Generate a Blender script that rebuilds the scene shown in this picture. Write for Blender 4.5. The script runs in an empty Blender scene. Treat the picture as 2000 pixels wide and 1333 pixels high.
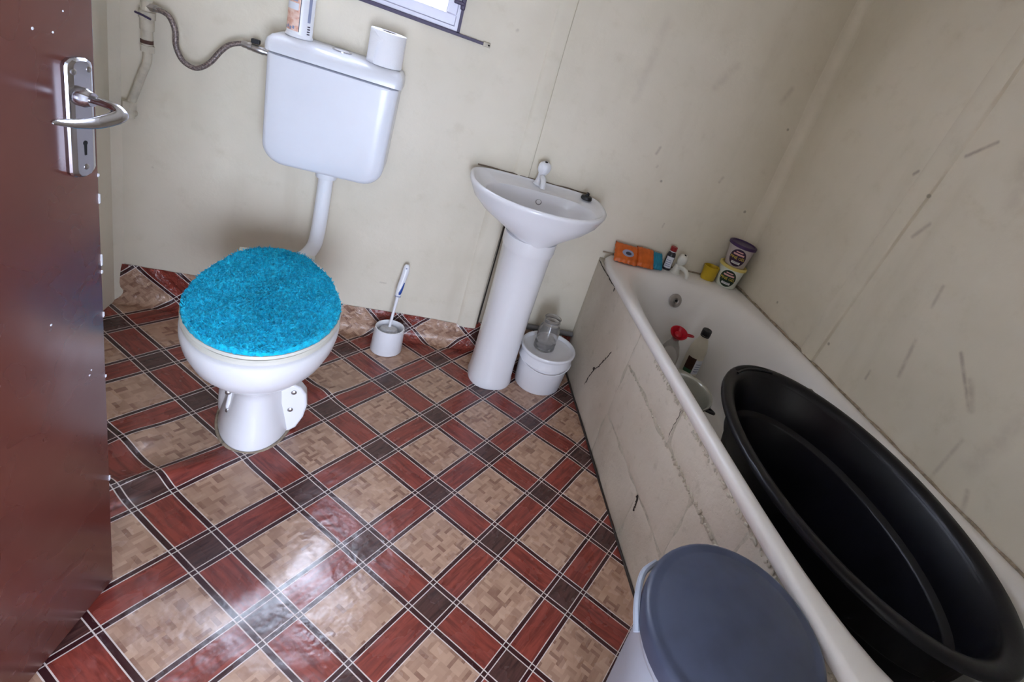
import bpy, bmesh, math, random
from mathutils import Vector, Matrix
random.seed(7)
PI = math.pi
scene = bpy.context.scene
C = scene.collection

# ---------------------------------------------------------------- camera, world, light, exposure
CAM_POS = Vector((0.0, -1.989, 1.301))
cam_d = bpy.data.cameras.new('camera')
cam = bpy.data.objects.new('camera', cam_d)
C.objects.link(cam)
cam_right = Vector((0.90144, -0.27143, 0.33723))
cam_down = Vector((0.18322, -0.46658, -0.86529))
cam_fwd = Vector((0.39221, 0.84180, -0.37087))
m3 = Matrix((cam_right, -cam_down, -cam_fwd)).transposed()
cam.matrix_world = Matrix.Translation(CAM_POS) @ m3.to_4x4()
cam_d.sensor_fit = 'HORIZONTAL'
cam_d.sensor_width = 36.0
cam_d.lens = 1015.58 / 2000 * 36
cam_d.shift_x = -(1210.38 - 1000) / 2000
cam_d.shift_y = (560.39 - 666.5) / 2000
cam_d.clip_start = 0.02
scene.camera = cam

world = bpy.data.worlds.new('daylight')
scene.world = world
world.use_nodes = True
wbg = world.node_tree.nodes['Background']
wbg.inputs['Color'].default_value = (0.76, 0.83, 1.0, 1)
wbg.inputs['Strength'].default_value = 1.05

def area_light(name, loc, target, sx, sy, power, col):
    l = bpy.data.lights.new(name, 'AREA')
    l.shape = 'RECTANGLE'; l.size = sx; l.size_y = sy; l.energy = power; l.color = col
    o = bpy.data.objects.new(name, l); C.objects.link(o)
    o.location = loc
    o.rotation_euler = (Vector(target) - Vector(loc)).to_track_quat('-Z', 'Y').to_euler()
    return o
# daylight falling in through the window in the back wall, and through the open doorway behind
area_light('window_daylight', (-0.30, 0.34, 1.72), (-0.05, -1.0, 0.35), 0.60, 0.70, 28, (0.72, 0.81, 1.0))
area_light('doorway_daylight', (0.30, -3.1, 0.72), (0.25, 0.0, 0.35), 0.80, 1.2, 37, (0.71, 0.80, 1.0))

vs = scene.view_settings
vs.view_transform = 'Standard'
vs.look = 'None'
vs.exposure = 0.76
vs.gamma = 1.0
vs.use_curve_mapping = False

# ---------------------------------------------------------------- helpers
def lin(c):
    c = c / 255.0
    return c / 12.92 if c <= 0.04045 else ((c + 0.055) / 1.055) ** 2.4
def rgb(r, g, b): return (lin(r), lin(g), lin(b), 1.0)

class X:
    """small expression wrapper around shader-node sockets"""
    nt = None
    def __init__(self, s): self.s = s
    @staticmethod
    def node(op, *a):
        n = X.nt.nodes.new('ShaderNodeMath'); n.operation = op
        for i, v in enumerate(a):
            if isinstance(v, X): X.nt.links.new(v.s, n.inputs[i])
            else: n.inputs[i].default_value = v
        return X(n.outputs[0])
    def __add__(s, o): return X.node('ADD', s, o)
    __radd__ = __add__
    def __sub__(s, o): return X.node('SUBTRACT', s, o)
    def __rsub__(s, o): return X.node('SUBTRACT', o, s)
    def __mul__(s, o): return X.node('MULTIPLY', s, o)
    __rmul__ = __mul__
    def __truediv__(s, o): return X.node('DIVIDE', s, o)
    def __lt__(s, o): return X.node('LESS_THAN', s, o)
    def __gt__(s, o): return X.node('GREATER_THAN', s, o)
def xabs(a): return X.node('ABSOLUTE', a)
def xfloor(a): return X.node('FLOOR', a)
def xfrac(a): return X.node('FRACT', a)
def xmin(a, b): return X.node('MINIMUM', a, b)
def xmax(a, b): return X.node('MAXIMUM', a, b)
def xsqrt(a): return X.node('SQRT', a)
def xmod2(a): return X.node('FLOORED_MODULO', a, 2.0)
def sstep(a, lo, hi, o0=0.0, o1=1.0):
    n = X.nt.nodes.new('ShaderNodeMapRange'); n.interpolation_type = 'SMOOTHSTEP'
    X.nt.links.new(a.s, n.inputs[0])
    n.inputs[1].default_value = lo; n.inputs[2].default_value = hi
    n.inputs[3].default_value = o0; n.inputs[4].default_value = o1
    return X(n.outputs[0])
def vec(x, y, z=0.0):
    n = X.nt.nodes.new('ShaderNodeCombineXYZ')
    for i, v in enumerate((x, y, z)):
        if isinstance(v, X): X.nt.links.new(v.s, n.inputs[i])
        else: n.inputs[i].default_value = v
    return X(n.outputs[0])
def sep(v):
    n = X.nt.nodes.new('ShaderNodeSeparateXYZ'); X.nt.links.new(v.s, n.inputs[0])
    return X(n.outputs[0]), X(n.outputs[1]), X(n.outputs[2])
def coord(kind='Object'):
    n = X.nt.nodes.new('ShaderNodeTexCoord'); return X(n.outputs[kind])
def noise(v, scale, detail=3.0, rough=0.55, dist=0.0):
    n = X.nt.nodes.new('ShaderNodeTexNoise')
    X.nt.links.new(v.s, n.inputs['Vector'])
    n.inputs['Scale'].default_value = scale; n.inputs['Detail'].default_value = detail
    n.inputs['Roughness'].default_value = rough; n.inputs['Distortion'].default_value = dist
    return X(n.outputs['Fac'] if 'Fac' in n.outputs else n.outputs[0])
def voronoi(v, scale):
    n = X.nt.nodes.new('ShaderNodeTexVoronoi')
    X.nt.links.new(v.s, n.inputs['Vector']); n.inputs['Scale'].default_value = scale
    return X(n.outputs['Distance'])
def white(v):
    n = X.nt.nodes.new('ShaderNodeTexWhiteNoise'); n.noise_dimensions = '3D'
    X.nt.links.new(v.s, n.inputs['Vector']); return X(n.outputs['Value'])
def mixc(f, a, b):
    n = X.nt.nodes.new('ShaderNodeMix'); n.data_type = 'RGBA'
    if isinstance(f, X): X.nt.links.new(f.s, n.inputs[0])
    else: n.inputs[0].default_value = f
    for i, v in ((6, a), (7, b)):
        if isinstance(v, X): X.nt.links.new(v.s, n.inputs[i])
        else: n.inputs[i].default_value = v
    return X(n.outputs[2])

def new_mat(name):
    m = bpy.data.materials.new(name); m.use_nodes = True
    X.nt = m.node_tree
    b = m.node_tree.nodes['Principled BSDF']
    return m, b
def setin(b, key, v):
    if isinstance(v, X): X.nt.links.new(v.s, b.inputs[key])
    else: b.inputs[key].default_value = v
def bump(b, h, strength=0.2, dist=0.01):
    n = X.nt.nodes.new('ShaderNodeBump')
    n.inputs['Strength'].default_value = strength; n.inputs['Distance'].default_value = dist
    X.nt.links.new(h.s, n.inputs['Height']); X.nt.links.new(n.outputs[0], b.inputs['Normal'])
def plain(name, col, rough=0.4, metal=0.0, var=0.06, vscale=8.0, bstr=0.0, bscale=60.0, coat=0.0, col2=None, sss=0.0):
    m, b = new_mat(name)
    c = coord()
    n = noise(c, vscale, 3)
    dark = col2 or tuple(x * (1 - 2.2 * var) for x in col[:3]) + (1,)
    setin(b, 'Base Color', mixc(sstep(n, 0.35, 0.75), col, dark))
    setin(b, 'Roughness', rough); setin(b, 'Metallic', metal)
    if coat: setin(b, 'Coat Weight', coat); setin(b, 'Coat Roughness', 0.08)
    if bstr: bump(b, noise(c, bscale, 3), bstr, 0.004)
    return m

# ---------------------------------------------------------------- geometry helpers
def worigin(o):
    v = Vector((0, 0, 0))
    while o is not None:
        v = v + Vector(o.location); o = o.parent
    return v
def mesh(name, verts, faces, mat, parent=None, smooth=True, origin=None, sharp=None):
    base = worigin(parent) if parent else Vector((0, 0, 0))
    loc = (Vector(origin) - base) if origin is not None else Vector((0, 0, 0))
    off = base + loc
    me = bpy.data.meshes.new(name)
    me.from_pydata([tuple(Vector(v) - off) for v in verts], [], faces)
    me.validate()
    if mat: me.materials.append(mat)
    bm = bmesh.new(); bm.from_mesh(me)
    bmesh.ops.recalc_face_normals(bm, faces=bm.faces)
    bm.to_mesh(me); bm.free()
    if smooth:
        me.polygons.foreach_set('use_smooth', [True] * len(me.polygons))
        me.set_sharp_from_angle(angle=math.radians(sharp if sharp else 40))
    o = bpy.data.objects.new(name, me); C.objects.link(o)
    o.location = loc
    if parent: o.parent = parent
    return o
def thing(name, label, cat, loc, group=None):
    o = bpy.data.objects.new(name, None); C.objects.link(o)
    o.empty_display_size = 0.05
    o.location = loc; o['label'] = label; o['category'] = cat
    if group: o['group'] = group
    return o
def tag(o, label, cat, group=None):
    o['label'] = label; o['category'] = cat
    if group: o['group'] = group
    return o
def struct(o, label=None, cat=None):
    o['kind'] = 'structure'
    if label: o['label'] = label
    if cat: o['category'] = cat
    return o
def loft(loops, cap0=True, cap1=True):
    n = len(loops[0]); v = [p for l in loops for p in l]; f = []
    for k in range(len(loops) - 1):
        for i in range(n):
            j = (i + 1) % n
            f.append((k * n + i, k * n + j, (k + 1) * n + j, (k + 1) * n + i))
    if cap0: f.append(tuple(range(n - 1, -1, -1)))
    if cap1: f.append(tuple((len(loops) - 1) * n + i for i in range(n)))
    return v, f
def lathe(prof, c=(0, 0, 0), n=36, axis=None, sx=1, sy=1, cap0=True, cap1=True):
    """profile (r,z) turned about an axis (default up) through c"""
    c = Vector(c)
    if axis is None: M = Matrix.Identity(3)
    else: M = Vector(axis).to_track_quat('Z', 'Y').to_matrix()
    loops = [[c + M @ Vector((r * math.cos(2 * PI * i / n) * sx, r * math.sin(2 * PI * i / n) * sy, z)) for i in range(n)] for r, z in prof]
    return loft(loops, cap0, cap1)
def smooth_path(pts, k=6):
    P = [Vector(p) for p in pts]; out = []
    for i in range(len(P) - 1):
        p0 = P[max(i - 1, 0)]; p1 = P[i]; p2 = P[i + 1]; p3 = P[min(i + 2, len(P) - 1)]
        for s in range(k):
            t = s / k
            out.append(0.5 * ((2 * p1) + (p2 - p0) * t + (2 * p0 - 5 * p1 + 4 * p2 - p3) * t * t + (3 * p1 - p0 - 3 * p2 + p3) * t ** 3))
    out.append(P[-1]); return out
def tube(pts, r, n=10, flat=1.0, up=None):
    P = [Vector(p) for p in pts]
    R = r if isinstance(r, (list, tuple)) else [r] * len(P)
    if len(R) != len(P):
        R = [R[0] + (R[-1] - R[0]) * i / (len(P) - 1) for i in range(len(P))]
    t0 = (P[1] - P[0]).normalized()
    a = Vector(up) if up else (Vector((0, 0, 1)) if abs(t0.z) < 0.9 else Vector((1, 0, 0)))
    nrm = (a - t0 * a.dot(t0)).normalized(); loops = []
    for i, p in enumerate(P):
        t = (P[min(i + 1, len(P) - 1)] - P[max(i - 1, 0)]).normalized()
        nrm = (nrm - t * nrm.dot(t)).normalized(); bi = t.cross(nrm)
        loops.append([p + (nrm * math.cos(2 * PI * k / n) * R[i] * flat + bi * math.sin(2 * PI * k / n) * R[i]) for k in range(n)])
    return loft(loops)
def box(x0, x1, y0, y1, z0, z1, bev=0.0, seg=2, M=None, o=(0, 0, 0)):
    bm = bmesh.new()
    bmesh.ops.create_cube(bm, size=1)
    for v in bm.verts:
        v.co = Vector(((x0 + x1) / 2 + v.co.x * (x1 - x0), (y0 + y1) / 2 + v.co.y * (y1 - y0), (z0 + z1) / 2 + v.co.z * (z1 - z0)))
    if bev: bmesh.ops.bevel(bm, geom=list(bm.edges), offset=bev, segments=seg, profile=0.5, affect='EDGES')
    vs_ = []
    for i, v in enumerate(bm.verts):
        v.index = i
        p = v.co.copy()
        if M is not None: p = M @ p
        vs_.append(p + Vector(o))
    fs = [tuple(v.index for v in f.verts) for f in bm.faces]
    bm.free(); return vs_, fs
def prism(poly, M, depth, o=(0, 0, 0)):
    """2D polygon in the local XY plane pushed from z=0 to z=depth, placed by 3x3 M"""
    a = [M @ Vector((p[0], p[1], 0)) + Vector(o) for p in poly]
    b = [M @ Vector((p[0], p[1], depth)) + Vector(o) for p in poly]
    return loft([a, b])
def join(*parts):
    V = []; F = []
    for v, f in parts:
        k = len(V); V += list(v); F += [tuple(i + k for i in q) for q in f]
    return V, F
def lerp(a, b, t): return a + (b - a) * t

# ---------------------------------------------------------------- materials
def wall_material(name, scuffs=(), axes='xz'):
    m, b = new_mat(name)
    c = coord(); x, y, z = sep(c)
    p = x if axes[0] == 'x' else y
    big = noise(c, 1.6, 4, 0.6)
    fine = noise(c, 14.0, 5, 0.65)
    col = mixc(sstep(big, 0.35, 0.70), rgb(226, 218, 201), rgb(214, 206, 187))
    col = mixc(sstep(fine, 0.52, 0.80) * 0.35, col, rgb(196, 186, 162))
    stretched = vec(x * 7.0, y * 7.0, z * 1.1)
    col = mixc(sstep(noise(stretched, 1.0, 4), 0.55, 0.80) * 0.30, col, rgb(190, 180, 158))
    # specks of dirt
    col = mixc(sstep(voronoi(c, 5.0), 0.022, 0.045, 1.0, 0.0) * 0.6, col, rgb(120, 108, 90))
    acc = None
    nz = noise(c, 30.0, 3)
    for (a0, z0, a1, z1, w, s) in scuffs:
        dx, dz = a1 - a0, z1 - z0; L2 = dx * dx + dz * dz
        t = X.node('MULTIPLY_ADD', (p - a0), dx / L2, (z - z0) * (dz / L2))
        t.s.node.use_clamp = True
        ex = p - a0 - t * dx; ez = z - z0 - t * dz
        d = xsqrt(ex * ex + ez * ez)
        k = sstep(d, 0.0, w, s, 0.0) * sstep(nz, 0.30, 0.62, 0.35, 1.0)
        acc = k if acc is None else xmax(acc, k)
    if acc is not None: col = mixc(acc, col, rgb(124, 102, 92))
    setin(b, 'Base Color', col)
    setin(b, 'Roughness', 0.62)
    bump(b, noise(c, 9.0, 6, 0.6), 0.22, 0.012)
    return m

MAT_WALL_BACK = wall_material('painted_wall_back', [(.863, 1.036, .870, 1.064, .010, .40), (.886, .985, .888, .992, .008, .4), (1.188, 1.005, 1.197, 1.025, .012, .35),
    (1.014, .745, 1.016, .762, .007, .5), (1.31, 1.39, 1.33, 1.45, .02, .22), (-.05, .238, -.03, .238, .006, .25), (.219, 1.281, .221, 1.284, .008, .4), (1.0, 1.35, 1.05, 1.45, .03, .15), (.70, 1.2, .72, 1.5, .03, .12)])
MAT_WALL_RIGHT = wall_material('painted_wall_right', [(-.776, 1.412, -.842, 1.471, .010, .55), (-.762, 1.139, -.791, 1.194, .012, .40), (-.952, .983, -.946, 1.052, .010, .30),
    (-.987, .749, -.968, .872, .012, .35), (-1.104, .92, -1.21, .806, .010, .5), (-1.169, .871, -1.213, .809, .018, .35), (-1.237, .576, -1.244, .728, .010, .25),
    (-.638, 1.314, -.648, 1.326, .010, .6), (-.894, .668, -.894, .70, .008, .4), (-1.33, .629, -1.351, .576, .012, .3), (-.994, 1.333, -.947, 1.436, .05, .14), (-1.30, .68, -1.34, .95, .04, .15)], 'yz')
MAT_WALL = wall_material('painted_wall_plain')

def block_material():
    m, b = new_mat('painted_rough_block')
    c = coord(); x, y, z = sep(c)
    big = noise(c, 2.6, 4)
    col = mixc(sstep(big, 0.35, 0.7), rgb(214, 206, 192), rgb(198, 188, 172))
    col = mixc(sstep(noise(c, 26.0, 5), 0.56, 0.78) * 0.4, col, rgb(160, 150, 130))
    setin(b, 'Base Color', col); setin(b, 'Roughness', 0.75)
    pits = sstep(voronoi(c, 70.0), 0.0, 0.22)
    bump(b, noise(c, 60.0, 5) * 0.7 + pits * 0.25, 0.35, 0.006)
    return m
MAT_BLOCK = block_material()
MAT_MORTAR = plain('rough_mortar', rgb(198, 191, 174), 0.85, var=0.1, vscale=40, bstr=0.6, bscale=120)
MAT_CRACK_SEAM = plain('dark_crack_and_seam', rgb(58, 50, 46), 0.9)
MAT_CERAMIC = plain('white_glazed_ceramic', rgb(236, 236, 240), 0.19, var=0.01)
MAT_PLASTIC = plain('white_plastic', rgb(236, 237, 242), 0.28, var=0.012)
MAT_PLASTIC_OLD = plain('creamy_white_plastic', rgb(226, 224, 214), 0.35, var=0.04)
MAT_CISTERN = plain('white_cistern_plastic', rgb(228, 230, 238), 0.24, var=0.012)
MAT_BATH = plain('white_bath_enamel', rgb(241, 238, 235), 0.30, var=0.02, vscale=3)
MAT_CHROME = plain('chrome', (0.50, 0.50, 0.55, 1), 0.17, 1.0, var=0.03)
MAT_STEEL = plain('dull_steel', (0.52, 0.50, 0.50, 1), 0.36, 1.0, var=0.08, vscale=20)
MAT_BLACK = plain('black_rubber', rgb(24, 24, 28), 0.5)
MAT_TUB = plain('black_tub_plastic', rgb(13, 14, 22), 0.36, var=0.1, bstr=0.04, bscale=200)
MAT_TUB.node_tree.nodes['Principled BSDF'].inputs['Specular IOR Level'].default_value = 0.28
MAT_HOLE = plain('dark_hole', rgb(14, 13, 14), 0.9)
MAT_PAPER = plain('toilet_paper', rgb(244, 244, 248), 0.9, var=0.02, bstr=0.25, bscale=300)
MAT_CARD = plain('cardboard_core', rgb(104, 94, 88), 0.9)
MAT_WINFRAME = plain('white_window_paint', rgb(225, 225, 240), 0.35, var=0.03)
MAT_WINDARK = plain('dark_rail_and_edge_shadow', rgb(66, 54, 84), 0.5)  # shadow purple for the frame outline, also the dark rail and fittings
MAT_FITTING = plain('painted_over_fitting', rgb(205, 196, 178), 0.55, var=0.10, vscale=40, bstr=0.2, bscale=90)
MAT_BLUE = plain('blue_plastic', rgb(34, 74, 160), 0.35)
MAT_YELLOW = plain('yellow_plastic', rgb(206, 172, 30), 0.4, var=0.08, vscale=25)
MAT_RED = plain('red_plastic', rgb(190, 20, 42), 0.3, var=0.06)
MAT_REDCAP = plain('dark_red_cap', rgb(150, 30, 32), 0.4)
MAT_ORANGE = plain('orange_wrapper', rgb(212, 102, 34), 0.38, var=0.12, vscale=30, bstr=0.3, bscale=60)
MAT_TEAL = plain('teal_wrapper', rgb(18, 128, 158), 0.35, var=0.08, vscale=30)
MAT_PURPLE = plain('purple_lid', rgb(66, 40, 92), 0.4)
MAT_POT_GREY = plain('pale_grey_tub', rgb(196, 186, 186), 0.4)
MAT_POT_WHITE = plain('pale_white_tub', rgb(226, 232, 222), 0.4)
MAT_POT_YELLOW = plain('pale_yellow_lid', rgb(226, 206, 120), 0.4)
MAT_GREEN_LABEL = plain('dark_green_label', rgb(22, 48, 34), 0.4)
MAT_PURPLE_LABEL = plain('dark_purple_label', rgb(52, 26, 62), 0.4)
MAT_TEXT_YELLOW = plain('yellow_lettering', rgb(236, 214, 90), 0.5)
MAT_TEXT_PINK = plain('pink_lettering', rgb(226, 176, 176), 0.5)
MAT_TEXT_WHITE = plain('white_lettering', rgb(224, 226, 224), 0.5)
MAT_LABEL_WHITE = plain('white_paper_label', rgb(226, 228, 236), 0.5)
MAT_LABEL_PEACH = plain('peach_printed_label', rgb(238, 208, 194), 0.45, var=0.1, vscale=60, col2=rgb(214, 150, 124))
MAT_LABEL_GREY = plain('grey_blue_print', rgb(150, 156, 182), 0.5)
MAT_LABEL_DARK = plain('dark_print', rgb(62, 58, 74), 0.5)
MAT_LABEL_YELLOW = plain('yellow_print', rgb(238, 220, 120), 0.5)
MAT_BOTTLE_DARK = plain('dark_bottle', rgb(40, 36, 44), 0.35)
MAT_LABEL_BROWN = plain('dark_brown_label', rgb(66, 36, 26), 0.45, var=0.2, vscale=60)
MAT_LABEL_GREEN = plain('green_label', rgb(52, 92, 64), 0.45)
MAT_BIN_LID = plain('navy_grey_lid', rgb(70, 78, 100), 0.42, var=0.1, vscale=14)
MAT_BIN_BODY = plain('pale_blue_grey_bin', rgb(176, 186, 202), 0.4)
MAT_GRIP = plain('grey_grip', rgb(128, 126, 128), 0.4)
MAT_CAULK = plain('old_sealant', rgb(168, 152, 132), 0.7, var=0.25, vscale=50, bstr=0.5, bscale=80)

def glass_material(name, tint, rough=0.05, trans=0.9):
    m, b = new_mat(name)
    setin(b, 'Base Color', mixc(sstep(noise(coord(), 20, 2), 0.3, 0.7), tint, tuple(t * 0.9 for t in tint[:3]) + (1,)))
    setin(b, 'Roughness', rough); setin(b, 'IOR', 1.45); setin(b, 'Transmission Weight', trans)
    return m
MAT_GLASS = glass_material('clear_jar_glass', (0.86, 0.85, 0.84, 1))
MAT_CLEAR_PLASTIC = glass_material('clear_plastic', (0.90, 0.86, 0.82, 1), 0.16, 0.75)
MAT_MILKY = glass_material('milky_plastic', (0.86, 0.80, 0.66, 1), 0.32, 0.35)
def pane_material():
    m, b = new_mat('frosted_pane')
    setin(b, 'Base Color', mixc(sstep(noise(coord(), 30, 2), 0.3, 0.7), (0.98, 0.98, 1, 1), (0.94, 0.95, 1, 1)))
    setin(b, 'Roughness', 0.35); setin(b, 'Transmission Weight', 1.0); setin(b, 'IOR', 1.1)
    return m
MAT_PANE = pane_material()

def door_material():
    m, b = new_mat('brown_gloss_paint')
    c = coord(); x, y, z = sep(c)
    col = mixc(sstep(noise(c, 3.0, 4), 0.3, 0.7), rgb(108, 57, 47), rgb(96, 48, 40))
    scr = noise(vec(x * 60.0, y * 60.0, z * 5.0), 1.0, 3)
    col = mixc(sstep(scr, 0.72, 0.82) * 0.35, col, rgb(176, 140, 128))
    setin(b, 'Base Color', col); setin(b, 'Roughness', sstep(noise(c, 7, 3), 0.3, 0.7, 0.22, 0.32))
    bump(b, noise(c, 5.0, 4), 0.06, 0.01)
    return m
MAT_DOOR = door_material()

def lino_material():
    m, b = new_mat('printed_vinyl_lino')
    uvx, uvy, _ = sep(coord('UV'))
    th = -0.7665; ax, ay = math.cos(th), math.sin(th); bx, by = ay, -ax
    P, Q = 0.24, 0.2435; ox, oy = 0.0489, -0.3056
    u = (uvx - ox) * (ax / P) + (uvy - oy) * (ay / P)
    v = (uvx - ox) * (bx / Q) + (uvy - oy) * (by / Q)
    fu = xabs(xfrac(u + 0.5) - 0.5); fv = xabs(xfrac(v + 0.5) - 0.5)
    def bands(f):
        red = f < 0.136
        w1 = (f > 0.136) * (f < 0.1455); w2 = (f > 0.187) * (f < 0.1965)
        dk = (f > 0.1455) * (f < 0.187)
        return red, xmax(w1, w2), dk
    ru, wu, du = bands(fu); rv, wv, dv = bands(fv)
    uv2 = vec(u, v, 0.0)
    # parquet fingers printed in the big squares
    k = 9.0
    iu = xfloor(u * k); iv = xfloor(v * k)
    par = xmod2(iu + iv)
    su = xfloor(u * (k * 3.0)); sv = xfloor(v * (k * 3.0))
    ident = vec(iu + su * par * 0.37, iv + sv * (1.0 - par) * 0.53, par)
    r = white(ident)
    tile = mixc(sstep(r, 0.0, 1.0), rgb(192, 158, 134), rgb(158, 122, 102))
    tile = mixc((r > 0.88) * 0.5, tile, rgb(120, 84, 70))
    tile = mixc(sstep(noise(uv2, 7.0, 4), 0.4, 0.75) * 0.6, tile, rgb(178, 142, 120))
    # wood grain in the red strips, running along each strip
    gu = noise(vec(u * 22.0, v * 2.6, 1.0), 1.0, 4, 0.6, 0.6)
    gv = noise(vec(u * 2.6, v * 22.0, 4.0), 1.0, 4, 0.6, 0.6)
    red_u = mixc(sstep(gu, 0.35, 0.7), rgb(146, 66, 54), rgb(106, 42, 36))
    red_v = mixc(sstep(gv, 0.35, 0.7), rgb(146, 66, 54), rgb(106, 42, 36))
    node_c = mixc(sstep(gu, 0.35, 0.7), rgb(88, 56, 52), rgb(56, 32, 32))
    col = mixc(rv, tile, red_v)
    col = mixc(ru, col, red_u)
    col = mixc(ru * rv, col, node_c)
    col = mixc(xmax(du, dv), col, rgb(58, 24, 28))
    col = mixc(xmax(wu, wv) * 0.9, col, rgb(226, 214, 208))
    setin(b, 'Base Color', col)
    setin(b, 'Roughness', sstep(noise(uv2, 3.0, 3), 0.3, 0.7, 0.20, 0.32) - sstep(uvy, -0.09, -0.01) * 0.08)
    setin(b, 'Coat Weight', 0.25); setin(b, 'Coat Roughness', 0.12)
    crk = sstep(uvy, -0.09, -0.01)
    bump(b, noise(uv2, 3.5, 3) + noise(uv2, 40.0, 2) * 0.015 + noise(uv2, 9.0, 4, 0.6, 0.8) * crk * 5.0, 0.30, 0.012)
    return m
MAT_LINO = lino_material()

def terry_material():
    m, b = new_mat('turquoise_terry')
    c = coord()
    col = mixc(sstep(noise(c, 130, 3), 0.3, 0.7), rgb(0, 210, 244), rgb(0, 164, 208))
    col = mixc(sstep(noise(c, 48, 4, .7), 0.56, 0.72) * .6, col, rgb(0, 104, 150))
    setin(b, 'Base Color', col); setin(b, 'Roughness', 0.9)
    setin(b, 'Sheen Weight', 0.12); setin(b, 'Sheen Tint', (0.4, 0.9, 1.0, 1))
    bump(b, noise(c, 260, 3), 0.7, 0.004)
    return m
MAT_TERRY = terry_material()
def braid_material():
    m, b = new_mat('braided_hose')
    c = coord(); x, y, z = sep(c)
    w = noise(c, 240, 2)
    setin(b, 'Base Color', mixc(sstep(w, 0.4, 0.6), rgb(150, 136, 130), rgb(104, 92, 92)))
    setin(b, 'Metallic', 0.5); setin(b, 'Roughness', 0.42)
    bump(b, w, 0.5, 0.002)
    return m
MAT_BRAID = braid_material()

# ---------------------------------------------------------------- room shell
XL, XR, YB, YF, ZC = -0.862, 1.476, 0.0, -2.6, 2.35
WX0, WX1, WZ0, WZ1 = -0.64, 0.036, 1.212, 1.95     # window opening

# floor sheet: vinyl lino, turned up against the back wall, wavy
def upturn_h(x):
    if x < 0.33: return lerp(0.146, 0.100, (x + 0.846) / 1.18) + 0.004 * math.sin(x * 9.0)
    return 0.13
def build_floor():
    nx = 236; xs = [XL + (XR - XL) * i / (nx - 1) for i in range(nx)]
    ys = [YF + (0.0 - YF) * j / 239 for j in range(240)]
    V = []; UV = []; F = []
    def ripple(x, y):
        g = lambda cx, cy, sx, sy, a, r=0.0: a * math.exp(-(((x - cx) * math.cos(r) + (y - cy) * math.sin(r)) / sx) ** 2 - ((-(x - cx) * math.sin(r) + (y - cy) * math.cos(r)) / sy) ** 2)
        z = g(-0.47, -0.80, 0.20, 0.035, 0.016, 0.5) + g(-0.55, -0.66, 0.05, 0.05, 0.010) + g(-0.14, -0.40, 0.05, 0.03, 0.010)
        z += g(-0.62, -0.88, 0.10, 0.05, 0.012, 0.7) + g(0.70, -0.6, 0.04, 0.3, 0.004)
        z += 0.0012 * math.sin(x * 21 + 3 * y) * math.sin(y * 17 - x * 4) + 0.0012
        return max(z, 0.0)
    rows = []
    R = 0.035
    for x in xs:
        h = upturn_h(x)
        colv = []
        for y in ys:
            if y < -R - 0.003: colv.append((x, y, ripple(x, y), x, y))
        # fillet then rise
        wob = 0.004 * math.sin(x * 31) + 0.003 * math.sin(x * 67 + 1)
        for k in range(7):
            a = k / 6 * PI / 2
            colv.append((x, -R + R * math.sin(a) - 0.003, R - R * math.cos(a) + max(0, wob) * math.sin(a), x, -R + R * a))
        for k in range(1, 7):
            t = k / 6
            zz = R + (h - R) * t
            colv.append((x, -0.003 - 0.008 * math.sin(t * PI) * (0.5 + 0.5 * math.sin(x * 23 + 2)) - 0.002 * math.sin(x * 90 + zz * 60), zz, x, -R + R * PI / 2 + (zz - R)))
        rows.append(colv)
    n = len(rows[0])
    for r in rows:
        for p in r: V.append(p[:3]); UV.append(p[3:])
    for i in range(len(rows) - 1):
        for j in range(n - 1):
            F.append((i * n + j, (i + 1) * n + j, (i + 1) * n + j + 1, i * n + j + 1))
    o = mesh('floor', V, F, MAT_LINO, sharp=80)
    uvl = o.data.uv_layers.new(name='unrolled')
    for lp in o.data.loops:
        uvl.data[lp.index].uv = UV[lp.vertex_index]
    return o
struct(build_floor(), 'glossy vinyl floor sheet printed with brown parquet squares and red strips', 'floor')

def wall_box(name, args, mat, label):
    v, f = box(*args); return struct(mesh(name, v, f, mat, smooth=False), label, 'wall')
# back wall with the window opening: four slabs round the hole in one mesh
T = 0.12
v, f = join(box(XL - T, WX0, 0, T, -0.05, ZC), box(WX1, XR + T, 0, T, -0.05, ZC), box(WX0, WX1, 0, T, -0.05, WZ0), box(WX0, WX1, 0, T, WZ1, ZC))
struct(mesh('wall_back', v, f, MAT_WALL_BACK, smooth=False), 'cream painted back wall behind the toilet and wash basin', 'wall')
wall_box('wall_left', (XL - T, XL, YF, 0, -0.05, ZC), MAT_WALL, 'cream painted side wall beside the open brown door')
wall_box('wall_right', (XR, XR + T, YF, 0, -0.05, ZC), MAT_WALL_RIGHT, 'cream painted side wall with dark scuffs along the bath')
wall_box('wall_front', (XL, -0.60, -1.90, -1.80, -0.05, ZC), MAT_WALL, 'short cream wall between side wall and door hinges')
v, f = join(box(0.40, XR + T, -2.20, -2.10, -0.05, ZC), box(-0.60, 0.40, -2.20, -2.10, 2.06, ZC), box(XL - T, -0.60, -2.20, -2.10, -0.05, ZC))  # unseen; added so outside light enters only through the door opening
struct(mesh('wall_doorway_mask', v, f, MAT_WALL, smooth=False), 'unseen cream wall added around the open doorway to narrow the daylight', 'wall')
wall_box('wall_light_baffle', (-0.85, -0.75, -4.4, -2.2, -0.05, ZC), MAT_WALL, 'unseen cream wall added outside the doorway to keep light off the bath corner')  # unseen; added to block light that would reach the corner over the bath
wall_box('ceiling', (XL - T, XR + T, YF, T, ZC, ZC + 0.08), MAT_WALL, 'pale painted ceiling')

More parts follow.
